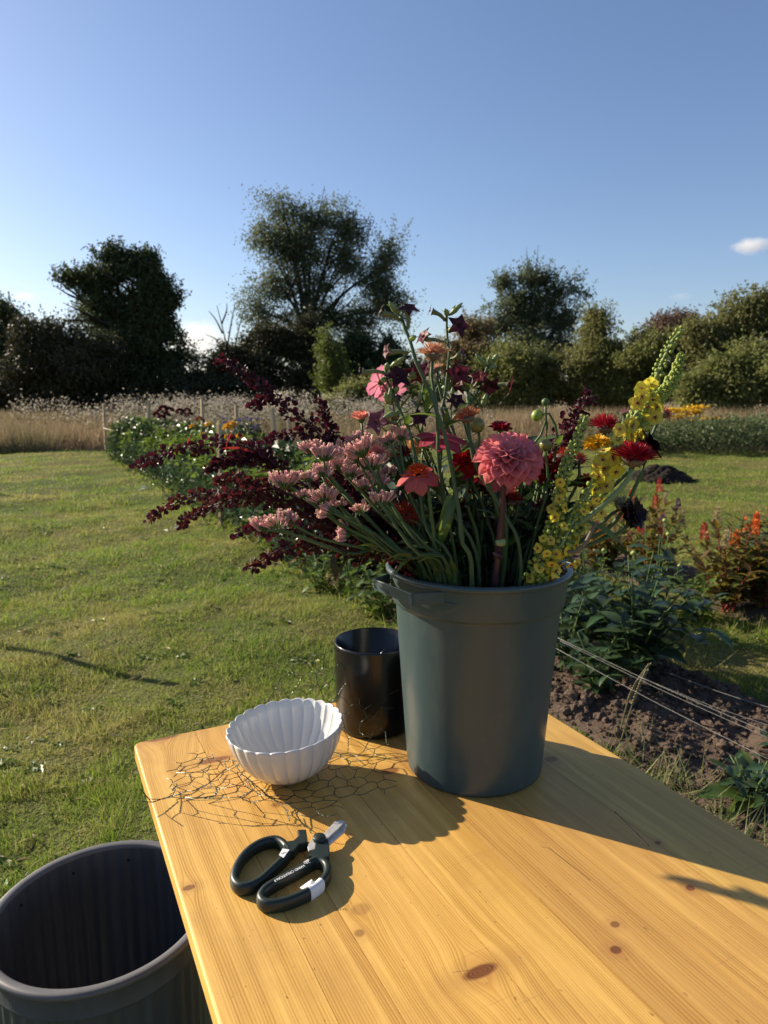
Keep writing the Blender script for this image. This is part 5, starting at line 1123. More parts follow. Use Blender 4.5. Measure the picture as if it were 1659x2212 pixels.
# ---- statice
MP_STAT = leafy('statice_pink', (0.80, 0.52, 0.49), (0.70, 0.38, 0.38), 0.4, 0.7, 'attr', amt=0.2, hue=0.01)
MP_STATY = plain('statice_yellow', (0.75, 0.70, 0.25), 0.6, 0.2)
def statice_mesh(seed):
    r_ = random.Random(seed); pk = MB(); gr = MB(); ye = MB(); n = 56
    cl = [((i / 4 - .5) * .86 + r_.uniform(-.07, .07), r_.uniform(-.2, .2), r_.uniform(-.12, .12)) for i in range(5)]
    for k in range(n):
        c_ = cl[k % 5]; x = c_[0] + r_.gauss(0, .085); y = c_[1] + r_.gauss(0, .08); z = 0.06 - 0.45 * x * x + c_[2] + r_.uniform(-.05, .07)
        d = Vector((x * 1.1 + r_.uniform(-.2, .2), y * 2.2, 1)).normalized(); b = Vector((x * .62, y * .6, z - 0.16)); t_ = Vector((x, y, z + .04)) + d * r_.uniform(.08, .22)
        n1 = d.orthogonal().normalized(); n2 = d.cross(n1); V = []; m = 8
        for k2 in range(m): a = 6.283 * k2 / m; V.append(b + (n1 * math.cos(a) + n2 * math.sin(a)) * .025)
        for k2 in range(m): a = 6.283 * k2 / m; q = .040 * r_.uniform(.4, 1.7); V.append(t_ + (n1 * math.cos(a) + n2 * math.sin(a)) * q + d * r_.uniform(-.02, .03))
        pk.add((V, [(i, (i + 1) % m, m + (i + 1) % m, m + i) for i in range(m)]))
        if r_.random() < .22: ye.add(lathe([(0.001, -.03), (.035, 0), (.028, .035), (0.001, .05)], 6, t_ + d * .0))
        gr.add(tube([Vector((x * .25, y * .2, -0.42 + .1 * abs(x))), Vector((x * .5, y * .5, -0.2)), b + d * .06], [.012, .030, .022], 5))
    me = [mesh('florets', pk.V, pk.F, MP_STAT), mesh('calyces', gr.V, gr.F, MS_GREEN), mesh('yellow_tips', ye.V, ye.F, MP_STATY)]
    a = me[0].attributes.new('rnd', 'FLOAT', 'FACE'); a.data.foreach_set('value', [r_.random() for _ in range(0)] or [((i // 8) * 0.377) % 1 for i in range(len(me[0].polygons))]); return me
STM = [statice_mesh(i) for i in range(5)]
def statice(label, rim, mids, joint, heads, Y0, Y1):
    sp = even(in_bucket(path([rim] + mids + [joint], Y0, Y1)), 24)
    o = cutflower('statice_stem', label, 'statice', sp, 0.0034, 0.0022, MS_GLAUC, 'pink statice stems in the bucket', True)
    J = sp[-1]; n = sp[-1] - sp[-4]; jd = n.normalized()
    for i, (hx_, hy_, wpx, ang) in enumerate(heads):
        Yh = Y1 + random.uniform(-.02, .02); h = at(hx_, hy_, Yh); wd = wpx * Yh / FPX; st, td = arc(sp, 1 - 0.12 * i)
        axis = Vector((math.sin(R(ang)), -0.25, math.cos(R(ang)))).normalized(); foot = h - axis * wd * .40
        put('branch', mesh('branch', *tube(spline([st, st.lerp(foot, .5) + td * 0.012, foot], 5), [0.0024, 0.0015], 5), MS_GREEN), o)
        x = Vector((axis.z, 0.1, -axis.x)).normalized(); y = axis.cross(x).normalized(); x = y.cross(axis)
        M = Matrix.Translation(h) @ Matrix((x, y, axis)).transposed().to_4x4() @ Matrix.Scale(wd, 4)
        ms = random.choice(STM); fh = put('flower_head', ms[0], o, M, kind='stuff'); put('calyces', ms[1], fh, M, kind='stuff'); put('yellow_tips', ms[2], fh, M, kind='stuff')
    for k in range(3): put('wing_leaf', LV_LANCE[k % 3], o, aim(arc(sp, .45 + .15 * k)[0], arc(sp, .45 + .15 * k)[1] + Vector((.1 * (k - 1), -.1, .1)), (0, 0, 1), random.uniform(.03, .05), random.uniform(-1, 1)))
    return o
def H(c, x, y, w_, a): u, v = c(x, y); return (u, v, w_ * .32, a)
statice('statice stem topped by two heads against the tallest red spray', c3(960, 1165), [c3(720, 940), c3(480, 690)], c3(270, 480), [H(c3, 140, 170, 170, 10), H(c3, 20, 130, 130, -15), H(c3, 110, 300, 130, -30)], 0.985, 1.0)
statice('statice stem with a curved pair of heads left of centre', c3(1010, 1165), [c3(760, 980), c3(480, 770)], c3(240, 650), [H(c3, 125, 490, 150, -10), H(c3, 140, 610, 140, -60), H(c3, 265, 560, 85, 0)], 0.975, 0.97)
statice('statice stem with one head turned left near the rim', c3(880, 1140), [c3(700, 980), c3(540, 840)], c3(430, 760), [H(c3, 425, 590, 115, 5), H(c3, 275, 790, 150, -75)], 0.99, 0.97)
statice('statice stem carrying a single fan-shaped head at its centre', c3(1060, 1170), [c3(860, 960), c3(700, 760)], c3(620, 640), [H(c3, 573, 525, 155, 5)], 0.965, 0.95)
statice('statice stem with a tall cluster beside the small coral dahlia', c3(1080, 1160), [c3(880, 900), c3(700, 650)], c3(570, 430), [H(c3, 505, 240, 170, 5), H(c3, 400, 140, 180, -30), H(c3, 345, 220, 120, -60), H(c3, 440, 410, 120, -5)], 0.98, 0.985)
statice('statice stem reaching up to the pale heads under the pink cosmos', c3(1130, 1165), [c3(940, 800), c3(780, 480)], c3(680, 200), [H(c3, 620, 65, 120, -10), H(c3, 735, 25, 130, 15)], 0.98, 1.01)
statice('statice stem whose heads sit over the middle red sprays', c3(830, 1125), [c3(560, 930), c3(250, 730)], c1(1400, 1210), [H(c1, 1245, 1095, 180, -5), H(c1, 1430, 1065, 110, 5), H(c1, 1545, 1020, 120, 10)], 1.0, 0.98)
statice('lowest statice stem lying out over the lawn', c3(640, 1060), [c3(330, 960), c1(1650, 1640)], c1(1290, 1510), [H(c1, 1090, 1435, 170, -12), H(c1, 1200, 1405, 160, 0), H(c1, 1275, 1370, 120, 10)], 1.0, 0.955)
statice('statice stem with two stacked heads in the thick of the group', c3(940, 1150), [c3(700, 1000), c3(520, 850)], c3(330, 700), [H(c1, 1550, 1205, 160, -10), H(c1, 1565, 1300, 130, -45), H(c1, 1390, 1200, 80, 0)], 0.985, 0.975)
statice('statice stem with washed-out heads behind the front row', c3(1060, 1160), [c3(800, 860), c3(600, 680)], c3(420, 480), [H(c3, 260, 260, 150, 0), H(c3, 340, 310, 120, 10), H(c3, 540, 370, 140, 5)], 1.0, 1.02)

statice('pale statice stem rising behind the group to the foot of the coral dahlia', c3(1000, 1160), [c3(760, 700), c3(560, 360)], c3(430, 120), [H(c3, 380, 60, 130, -10), H(c3, 470, 110, 110, 10), H(c3, 250, 130, 120, -20)], 1.03, 1.06)
statice('pale statice stem half hidden between the tobacco leaf and the orange-centred dahlia', c3(1100, 1160), [c3(900, 700), c3(760, 420)], c3(690, 280), [H(c3, 650, 190, 130, 0), H(c3, 600, 330, 120, -15)], 1.03, 1.06)

# ---- flowering tobacco
MP_NIC = pm('tobacco_dark', (0.026, 0.004, 0.010), (0.040, 0.006, 0.014), 0.25, 0.55)
MP_NICBACK = pm('tobacco_red', (0.085, 0.010, 0.016), (0.115, 0.014, 0.022), 0.4, 0.5)  # redder copy of the dark petal, backlight put into the colour
MP_NICL = pm('tobacco_lilac', (0.20, 0.075, 0.095), (0.17, 0.05, 0.075), 0.45, 0.5)
MS_TUBE = plain('tobacco_tube', (0.16, 0.17, 0.075), 0.6, 0.25, var=0.25, scale=80)
def star_mesh(mat):
    V = [(0, 0, -0.25)]; F = []; n = 10
    for k in range(n): a = 6.283 * k / n; r_ = .20; V.append((r_ * math.cos(a), r_ * math.sin(a), -0.05))
    for k in range(n):
        a = 6.283 * k / n; r_ = .72 if k % 2 == 0 else .52; V.append((r_ * math.cos(a), r_ * math.sin(a), 0.04 if k % 2 else 0.0))
    for k in range(0, n, 2): a = 6.283 * k / n; V.append((1.0 * math.cos(a), 1.0 * math.sin(a), -0.14))
    for k in range(n): F.append((0, 1 + k, 1 + (k + 1) % n)); F.append((1 + k, 11 + k, 11 + (k + 1) % n, 1 + (k + 1) % n))
    for k in range(5): m = 11 + 2 * k; F.append((m, 21 + k, 11 + (2 * k + 1) % n)); F.append((11 + (2 * k - 1) % n, 21 + k, m))
    return mesh('star', V, F, mat, smooth=False)
STAR = {k: star_mesh(m) for k, m in dict(d=MP_NIC, r=MP_NICBACK, l=MP_NICL).items()}
def nic_bloom(o, st, base, pos, face, kind, Rp, Y):
    b = at(*base, Y); p = at(*pos, Y - 0.012); face = Vector(face).normalized()
    bl = put('blossom', STAR[kind], o, frame(p, face, random.random() * 6) @ Matrix.Scale(Rp * Y / FPX, 4))
    L = (p - b).length; k = p - face * min(0.012, L * .3)
    put('tube', mesh('tube', *tube(spline([b, b.lerp(k, .55) + (b - k).cross(Vector((0, 1, 0))).normalized() * L * 0.05, k, p - face * 0.0045], 4), [0.0030, 0.0024, 0.0026, 0.0028, 0.0030, 0.0030, 0.0032, 0.0036, 0.0038, 0.004, 0.0044, 0.0052, 0.006], 8), MS_TUBE), bl)
    e, _ = min(((q, (q - b).length) for q in st), key=lambda a: a[1]); put('flower_stalk', mesh('flower_stalk', *tube(spline([e, e.lerp(b, .5) + Vector((0, 0, .002)), b], 3), [0.0015, 0.0015], 5), MS_GREEN), bl)
def nic_bud(o, st, base, tip, Y, kind=0):
    b = at(*base, Y); p = at(*tip, Y - .01); V, F = tube([b, b.lerp(p, .35), b.lerp(p, .7), p], [0.002, 0.0045, 0.0034, 0.001], 8)
    put('bud', mesh('bud', V, F, MS_PALE), o)
    for s_ in (-1, 1): leaf_to(o, b, b.lerp(p, .8) + Vector((s_ * .006, -.002, .001)), LV_LANCE[0], s_ * .8)
    e, _ = min(((q, (q - b).length) for q in st), key=lambda a: a[1])
    if (e - b).length > .003: put('flower_stalk', mesh('flower_stalk', *tube([e, e.lerp(b, .5), b], [0.0014, 0.0014], 5), MS_GREEN), o)
def tobacco(label, pix, Y0, Y1, r0, r1, blooms, buds, leaves=()):
    sp = even(in_bucket(path(pix, Y0, Y1), 6), 40); o = cutflower('tobacco_stem', label, 'tobacco flower', sp, r0, r1, MS_GLAUC, 'flowering tobacco stems')
    for base, pos, face, kind, Rp in blooms: nic_bloom(o, sp, base, pos, face, kind, Rp, Y1)
    for base, tip in buds: nic_bud(o, sp, base, tip, Y1)
    for a, b, lv in leaves: leaf_to(o, at(*a, (Y0 + Y1) / 2), at(*b, (Y0 + Y1) / 2 - .02), lv, random.uniform(-.6, .6))
    return o
tobacco('thick tobacco stem in front of all others, with dark stars at its top', [c3(1265, 1175), c3(1205, 900), c3(1160, 560), c3(1130, 400), c3(1080, 110), c2(1010, 1080), c2(950, 900), c2(850, 680), c2(800, 520), c2(722, 310)], 0.965, 1.0, 0.0046, 0.0022,
        [(c2(775, 400), c2(782, 240), (0.1, -.55, .75), 'd', 27), (c2(712, 335), c2(562, 268), (-1, -.1, .45), 'd', 18), (c2(775, 592), c2(605, 578), (-.9, -.4, .1), 'r', 20)],
        [(c2(700, 285), c2(632, 195)), (c2(790, 490), c2(838, 460)), (c2(740, 270), c2(745, 220))],
        [(c2(790, 500), c2(835, 460), LV_LANCE[0]), (c3(1165, 500), c3(1010, 760), LV_LANCE[1]), (c3(1090, 500), c3(1060, 950), LV_LANCE[2]), (c3(1130, 320), c3(1175, 265), LV_LANCE[0]), (c2(1010, 1090), c2(740, 990), LV_LANCE[1]), (c2(985, 1000), c2(910, 975), LV_LANCE[0]), (c2(1010, 1030), c2(1080, 985), LV_LANCE[1])])
tobacco('upright tobacco stem with a black star facing out at the top right', [(1075, 1240), c2(1075, 1150), c2(1060, 950), c2(1095, 620), c2(1080, 480), c2(1075, 300)], 1.06, 1.08, 0.0036, 0.0018,
        [(c2(1095, 425), c2(1172, 377), (.25, -.9, .25), 'd', 29), (c2(1062, 335), c2(942, 262), (-1, 0, .35), 'd', 15), (c2(1045, 508), c2(893, 458), (-.7, -.5, .5), 'r', 24), (c2(1110, 640), c2(1205, 592), (.8, -.3, .2), 'd', 15), (c2(1105, 690), c2(1172, 742), (.2, -.9, .2), 'r', 32), (c2(1150, 1010), c2(1152, 950), (.1, -.7, .6), 'd', 24)],
        [(c2(1085, 300), c2(1062, 250)), (c2(1105, 295), c2(1195, 205)), (c2(1090, 420), c2(1130, 400))],
        [(c2(1100, 640), c2(1060, 660), LV_LANCE[0]), (c2(1100, 660), c2(1265, 665), LV_LANCE[1]), (c2(1050, 1180), c2(1240, 985), LV_LANCE[2]), (c2(1060, 1200), c2(1080, 1010), LV_LANCE[0])])
tobacco('tobacco stem leaning right with a long side trumpet', [(1095, 1235), c2(1215, 1150), c2(1280, 970), c2(1312, 900), c2(1380, 720), c2(1432, 650)], 1.08, 1.10, 0.0034, 0.0018,
        [(c2(1370, 815), c2(1570, 850), (.9, -.2, -.25), 'r', 25), (c2(1350, 800), c2(1408, 850), (.1, -.75, -.6), 'd', 30), (c2(1290, 850), c2(1322, 770), (-.2, -.6, .6), 'r', 25), (c2(1200, 870), c2(1165, 830), (-.5, -.6, .4), 'r', 18)],
        [(c2(1388, 690), c2(1300, 600)), (c2(1415, 680), c2(1405, 615)), (c2(1435, 660), c2(1470, 595)), (c2(1400, 705), c2(1465, 690)), (c2(1260, 1000), c2(1245, 890)), (c2(1350, 1010), c2(1385, 900))],
        [(c2(1290, 950), c2(1350, 880), LV_LANCE[0])])
tobacco('tobacco stem on the left with a green-backed star and many buds', [c3(990, 1150), c3(900, 700), c3(860, 400), c2(800, 1230), c2(700, 1000), c2(630, 850), c2(602, 710)], 0.985, 1.02, 0.0038, 0.0018,
        [(c2(655, 880), c2(706, 765), (.15, -.8, .45), 'd', 33), (c2(592, 742), c2(400, 735), (-1, 0, .1), 'd', 12), (c2(780, 745), c2(840, 755), (.6, .5, .3), 'r', 30), (c2(690, 1135), c2(535, 1115), (-.4, -.85, .2), 'l', 34), (c2(800, 1150), c2(862, 1088), (.2, -.7, .5), 'd', 26), (c2(700, 1020), c2(708, 925), (.4, -.4, .6), 'd', 11)],
        [(c2(625, 980), c2(600, 895)), (c2(645, 990), c2(640, 860)), (c2(640, 700), c2(755, 620)), (c2(610, 720), c2(620, 665)), (c2(605, 800), c2(570, 790)), (c2(680, 1050), c2(580, 1095)), (c2(685, 900), c2(690, 830))],
        [(c2(720, 1010), c2(790, 1040), LV_LANCE[0]), (c2(760, 1150), c2(790, 1050), LV_WIDE[0]), (c3(900, 160), c3(905, 90), LV_WIDE[1])])
tobacco('slender tobacco stem in the heart of the bouquet', [(1010, 1240), c2(900, 1250), c2(940, 1000), c2(1030, 800), c2(1010, 740)], 1.09, 1.11, 0.003, 0.0016,
        [(c2(930, 760), c2(905, 710), (-.3, -.7, .5), 'r', 24), (c2(1130, 880), c2(1170, 835), (.2, -.8, .3), 'r', 24)], [(c2(1030, 830), c2(1075, 780)), (c2(960, 960), c2(980, 900)), (c2(1040, 860), c2(1110, 840))], [(c2(930, 1000), c2(900, 740), LV_WIDE[1]), (c2(960, 1020), c2(1000, 930), LV_LANCE[1])])

# ---- strawflowers
def needle(mat, bend=0.22, W=0.13): return petal('petal', mat, W, 0.9, bend, 0.9, 4, 2, base=0.6, wmax=0.45)
MN = {k: needle(pm('straw_' + k, b, t_, 0.3, 0.38, amt=0.2, spec=0.5)) for k, (b, t_) in dict(
    peach=((0.74, 0.44, 0.24), (0.74, 0.31, 0.24)), pale=((0.66, 0.42, 0.26), (0.66, 0.34, 0.26)), orange=((0.62, 0.22, 0.10), (0.55, 0.15, 0.08)), red=((0.36, 0.012, 0.03), (0.50, 0.025, 0.055)),
    deep=((0.24, 0.008, 0.010), (0.34, 0.012, 0.012)), fire=((0.42, 0.035, 0.02), (0.46, 0.06, 0.02)), rose=((0.32, 0.03, 0.05), (0.42, 0.07, 0.09)), green=((0.34, 0.32, 0.15), (0.44, 0.40, 0.26)), mauve=((0.34, 0.13, 0.16), (0.42, 0.18, 0.20)), maroon=((0.13, 0.006, 0.010), (0.18, 0.008, 0.014))).items()}
def strawflower(label, col, c, wpx, axis, Y, stem, n=150, mat=MS_GLAUC, th1=98, r=(0.0030, 0.0024), under=None, flat=0.62):
    p = V3(c, Y); Rr = wpx * 0.28 * Y / FPX / 2; axis = Vector(axis).normalized()
    sp = even(in_bucket(path(stem, Y - .01, Y) + [p - axis * Rr * .55], 5), 28); o = cutflower('strawflower', label, 'strawflower', sp, *r, mat, 'strawflowers in the bucket')
    calyx(o, p - axis * Rr * .22, axis, Rr * .55, MS_WOOD if under is None else under, 0.8)
    k = int(n * .55); dome(o, p - axis * Rr * .18, axis, k, Rr, MN[col], 48, 92, .30, .82, .6, R(4), .55, .12, wscale=1.1)
    dome(o, p - axis * Rr * .10, axis, n - k - 12, Rr * .80, MN[col], 6, 66, .40, .66, .6, R(-8), .55, .12)
    dome(o, p - axis * Rr * .25, axis, 12 + (20 if n > 90 else 0), Rr * .62, MN[col], 98, 138, .35, .66, .7, 0, .8, .12, name='bract', wscale=2.2)
    return o
UPT = (0.0, -0.28, 1)
strawflower('peach strawflower standing highest, seen from the side', 'peach', c2(972, 570), 245, (0.03, -.02, 1), 1.02, [(1035, 1245), c3(1050, 500), c2(1000, 1000), c2(985, 930), c2(955, 760), c2(963, 650)], 210)
strawflower('small pale peach strawflower just behind the highest one', 'pale', c2(992, 700), 125, (-.35, .3, 1), 1.09, [(1050, 1240), c2(1030, 900), c2(1000, 770)], 70)
strawflower('orange strawflower tipped to the left above the pink dahlia', 'orange', c2(1225, 1060), 225, (-.28, -.1, 1), 1.0, [(1125, 1240), c3(1490, 600), c3(1300, 280), c2(1240, 1130)], 110)
strawflower('red strawflower behind the yellow dahlia', 'red', c4(758, 890), 265, (-.03, -.2, 1), 1.10, [(1180, 1235), c4(740, 1300), c4(760, 1020)], 190)
strawflower('largest red strawflower, low on the right with a thick pale stem', 'red', c4(985, 1125), 345, (.04, -.22, 1), 0.985, [c4(385, 2010), c4(430, 1830), c4(500, 1705), c4(650, 1600), c4(830, 1450), c4(960, 1290)], 240, MS_PALE, 100, (0.0048, 0.0038))
strawflower('small pinkish strawflower half hidden behind the mullein spike', 'rose', c4(1225, 810), 150, (.75, .1, .6), 1.08, [(1190, 1230), c4(1000, 1200), c4(1160, 880)], 70)
strawflower('closed mauve strawflower bud beside the mullein', 'mauve', c4(910, 800), 115, (0, 0, 1), 1.09, [(1185, 1235), c4(840, 1200), c4(895, 880)], 40, th1=30)
strawflower('fiery orange-red strawflower deep in the left of the bouquet', 'fire', c3(775, 640), 260, (.35, -.75, .55), 1.03, [(950, 1245), c3(790, 850)], 90)
strawflower('deep red strawflower behind the purple dahlia stem', 'deep', c3(1565, 515), 230, (.05, -.3, 1), 1.06, [(1120, 1240), c3(1550, 700)], 90)
strawflower('rust-orange strawflower in the shade right of the pink dahlia', 'fire', c4(430, 1120), 190, (-.1, -.2, 1), 1.1, [(1145, 1240), c4(350, 1500)], 70)
strawflower('scarlet strawflower tucked under the yellow dahlia', 'deep', c4(570, 1160), 160, (.2, -.4, .9), 1.08, [(1160, 1240), c4(530, 1400)], 70)
strawflower('dark red strawflower low among the mullein stems', 'maroon', c4(265, 1525), 190, (0, -.3, 1), 1.07, [(1130, 1245), c4(250, 1700)], 70)
strawflower('maroon strawflower in the dark middle of the bouquet', 'maroon', c3(1180, 590), 300, (0, -.3, 1), 1.1, [(1060, 1245), c3(1180, 800)], 80)
strawflower('pale greenish strawflower over the black flower at the right', 'green', c4(895, 1505), 210, (.1, -.35, .9), 1.03, [(1185, 1235), c4(600, 1800), c4(800, 1600)], 90)
strawflower('pale dried seed head among the stems below the pink dahlia', 'green', c6(1350, 1070), 200, (-.2, -.6, .7), 1.08, [(1110, 1245), c6(1360, 1250)], 70)

# ---- dahlias
MPD = {k: pm('dahlia_' + k, b, t_, 0.4, 0.5, *((0.45, 1.05) if k in ('pink', 'coral') else (0.15, 0.8))) for k, (b, t_) in dict(pink=((0.76, 0.17, 0.15), (0.78, 0.33, 0.38)), red=((0.34, 0.005, 0.010), (0.48, 0.012, 0.020)), yellow=((0.78, 0.44, 0.02), (0.82, 0.50, 0.03)),
    coral=((0.74, 0.20, 0.12), (0.74, 0.32, 0.26)), orange=((0.76, 0.12, 0.02), (0.72, 0.09, 0.015)), rosy=((0.66, 0.10, 0.08), (0.62, 0.16, 0.17)), magenta=((0.46, 0.05, 0.09), (0.52, 0.08, 0.13)), black=((0.010, 0.002, 0.004), (0.018, 0.003, 0.006)), crimson=((0.19, 0.006, 0.016), (0.28, 0.009, 0.022)), cosmos=((0.62, 0.20, 0.30), (0.72, 0.30, 0.38)), peach=((0.70, 0.40, 0.16), (0.66, 0.34, 0.14))).items()}
PE = {k: [petal('petal', MPD[k], 0.52, 0.62, b, 0.55, 6, 4, base=0.35, wmax=0.60) for b in (0.05, 0.16)] for k in ('pink', 'yellow', 'coral', 'red', 'crimson')}
PE['pinkbig'] = [petal('petal', MPD['pink'], 0.60, 0.85, b, 0.6, 7, 4, base=0.32, wmax=0.58) for b in (0.0, 0.12)]
PEF = {k: [petal('petal', MPD[k], 0.62, 0.22, b, 0.5, 6, 4, base=0.3, wmax=0.62, groove=0.12) for b in (-0.12, 0.0)] for k in ('rosy', 'magenta', 'red', 'black', 'peach')}
PES = {k: petal('petal', MPD[k], 0.40, 0.9, 0.25, 0.6, 4, 3, base=0.5, wmax=0.55) for k in ('orange', 'red', 'yellow', 'crimson', 'magenta')}
PEC = [petal('petal', MPD['cosmos'], 0.60, 0.12, b, 0.28, 7, 6, notch=0.10, base=0.16, wmax=0.74, groove=0.22) for b in (-0.1, 0.05)]
def dahlia(name, label, c, Y, stem, Y0=None, r=(0.0034, 0.0028), mat=MS_GREEN, axis=(0, 0, 1), Rr=0.03, cat='dahlia', off=0.55):
    p = V3(c, Y); axis = Vector(axis).normalized(); sp = even(in_bucket(path(stem, Y0 or Y, Y) + [p - axis * Rr * off], 5), 28)
    o = cutflower(name, label, cat, sp, *r, mat); calyx(o, p - axis * Rr * .32, axis, Rr * .34); return o, p, axis
pxm = lambda px_, Y: px_ * .6636 * .42194 * Y / FPX / 2
# the big pink one
Rp = 101 * 0.66 * 0.93 / FPX * 1.06
o, p, ax = dahlia('pink_dahlia', 'big coral-pink double dahlia on a dark purple stem at the front', c6(1272, 440), 0.93, [c6(1165, 1480), c6(1178, 1300), c6(1200, 1000), c6(1222, 720)], 0.97, (0.0075, 0.0036), MS_PURPLE, (-.03, -.58, .81), Rp, off=.3)
dome(o, p - ax * Rp * .36, ax, 92, Rp * 1.08, PE['pinkbig'], 5, 108, .34, .76, .56, R(9), .34, .07)
kn = at(*c6(1188, 1285), 0.955); put('cut_node', mesh('cut_node', *lathe([(0.0005, -.006), (0.0065, -.004), (0.0075, 0.001), (0.005, .005), (0.0005, .006)], 12, kn), MS_PALE), o)
put('side_stub', mesh('side_stub', *tube([at(*c6(1190, 1420), .965), at(*c6(1150, 1400), .955), at(*c6(1128, 1385), .95)], [0.004, 0.0025], 7), MS_PURPLE), o)
# yellow
Rp = pxm(235, 1.06); o, p, ax = dahlia('yellow_dahlia', 'yellow double dahlia under the red strawflower on the right', c4(700, 1015), 1.04, [(1165, 1240), c4(640, 1400), c4(700, 1120)], None, axis=(-.1, -.35, .9), Rr=Rp)
dome(o, p - ax * Rp * .35, ax, 54, Rp, PE['yellow'], 8, 108, .28, .78, .55, R(8), .4, .12)
# red anemone-flowered
Rp = 165 * .6636 * .36166 * 1.06 / FPX * 1.02; o, p, ax = dahlia('red_dahlia', 'dark red velvety dahlia left of the big pink one', c6(880, 560), 1.05, [(1035, 1245), c6(900, 1000), c6(885, 800)], None, axis=(-.05, -.75, .62), Rr=Rp)
ring(o, p - ax * Rp * .2, ax, 12, Rp, PEF['red'], -12, .15); ring(o, p - ax * Rp * .12, ax, 10, Rp * .9, PEF['red'], 8, .12); dome(o, p - ax * Rp * .1, ax, 60, Rp * .62, PES['red'], 4, 75, .5, .5, .5, 0, .6, .12, name='floret')
# orange collared one
Rp = 180 * .6636 * .36166 * 1.0 / FPX * 1.1; o, p, ax = dahlia('orange_dahlia', 'orange-centred dahlia with a few broad pink outer petals', c6(440, 650), 0.985, [(930, 1248), c6(560, 1000), c6(520, 760)], None, axis=(-.12, -.5, .85), Rr=Rp)
ring(o, p - ax * Rp * .16, ax, 8, Rp * 1.15, PEF['rosy'], -18, .12, spin=.4); dome(o, p - ax * Rp * .12, ax, 64, Rp * .56, PES['orange'], 4, 82, .55, .52, .5, 0, .6, .15, name='floret')
# magenta single
Rp = 270 * .6636 * .36166 / FPX * .95; o, p, ax = dahlia('magenta_dahlia', 'single magenta-pink dahlia behind the thick tobacco stem', c6(660, 330), 1.04, [(985, 1245), c6(650, 800), c6(650, 450)], None, axis=(.1, -.35, .9), Rr=Rp * .6)
ring(o, p - ax * Rp * .05, ax, 8, Rp * 1.05, PEF['magenta'], -8, .12); dome(o, p, ax, 26, Rp * .34, PES['magenta'], 4, 60, .4, .7, .5, 0, .7, .12, name='floret')
# rosy single, behind the purple stem
Rp = 200 * .6636 * .36166 / FPX; o, p, ax = dahlia('rose_red_dahlia', 'rose-red single dahlia hanging under the big pink one', c6(1190, 690), 1.04, [(1085, 1245), c6(1150, 1000), c6(1180, 800)], None, axis=(.1, -.7, .6), Rr=Rp * .6)
ring(o, p, ax, 8, Rp * 1.1, PEF['rosy'], -15, .12); dome(o, p, ax, 22, Rp * .36, PES['orange'], 4, 70, .4, .7, .5, 0, .7, .12, name='floret')
# small coral ones
Rp = pxm(165, 1.04); o, p, ax = dahlia('coral_dahlia', 'small half-open coral dahlia furthest left, against the dry grass', c2(415, 1075), 1.03, [(900, 1240), c3(520, 500), c2(430, 1250), c2(432, 1150)], None, (0.0022, 0.0016), axis=(-.1, -.15, 1), Rr=Rp)
dome(o, p - ax * Rp * .45, ax, 34, Rp * 1.15, PE['coral'], 6, 72, .25, .85, .55, R(-4), .6, .1)
Rp = pxm(150, 1.04); o, p, ax = dahlia('coral_dahlia', 'coral-orange dahlia between the statice and the dark red dahlia', c6(62, 455), 1.02, [(915, 1245), c6(120, 900), c6(80, 560)], None, axis=(-.1, -.5, .85), Rr=Rp)
dome(o, p - ax * Rp * .35, ax, 40, Rp * 1.1, PE['coral'], 6, 95, .28, .8, .55, R(5), .45, .1)
Rp = pxm(130, 1.06); o, p, ax = dahlia('crimson_dahlia', 'small crimson dahlia in the shade behind the tobacco leaf', c6(295, 455), 1.06, [(930, 1245), c6(330, 800), c6(300, 560)], None, axis=(0, -.6, .8), Rr=Rp)
dome(o, p - ax * Rp * .35, ax, 40, Rp * 1.1, PE['crimson'], 6, 95, .28, .8, .55, R(5), .45, .1)
Rp = pxm(170, 1.07); o, p, ax = dahlia('crimson_dahlia', 'crimson dahlia peeping over the top of the big pink one', c6(1190, 235), 1.03, [(1090, 1245), c6(1180, 600), c6(1190, 330)], None, axis=(0, -.3, 1), Rr=Rp)
dome(o, p - ax * Rp * .35, ax, 36, Rp * 1.1, PE['crimson'], 6, 90, .28, .8, .55, R(5), .45, .1)
Rp = pxm(200, 1.07); o, p, ax = dahlia('crimson_dahlia', 'crimson dahlia in deep shade right of the purple stem', c4(300, 1260), 1.09, [(1140, 1240), c4(300, 1500)], None, axis=(.1, -.6, .8), Rr=Rp)
dome(o, p - ax * Rp * .35, ax, 44, Rp * 1.1, PE['crimson'], 6, 95, .28, .8, .55, R(5), .45, .1)
Rp = pxm(190, 1.07); o, p, ax = dahlia('peach_dahlia', 'buff peach dahlia mostly hidden behind the tobacco stems', c6(420, 420), 1.09, [(960, 1245), c6(440, 800), c6(430, 560)], None, axis=(.1, -.7, .6), Rr=Rp)
ring(o, p, ax, 9, Rp * 1.1, PEF['peach'], 5, .12); ring(o, p, ax, 8, Rp * .8, PEF['peach'], 30, .12)
# nearly black ones
for c_, w_, Y_, st, ax_, lab in ((c4(1090, 1060), 300, 1.03, [(1195, 1230), c4(800, 1700), c4(1050, 1250)], (.7, -.1, .5), 'nearly black flower behind the largest red strawflower'), (c4(985, 1590), 270, 1.02, [(1190, 1232), c4(600, 1850), c4(900, 1720)], (.55, -.6, .35), 'nearly black flower hanging at the lower right of the bouquet')):
    Rp = pxm(w_, Y_) * 1.05; o, p, ax = dahlia('black_dahlia', lab, c_, Y_, st, None, axis=ax_, Rr=Rp * .7, cat='dark flower')
    ring(o, p, ax, 9, Rp, PEF['black'], 10, .1); ring(o, p, ax, 8, Rp * .8, PEF['black'], 35, .1); ring(o, p, ax, 8, Rp * .95, PEF['black'], -20, .1)
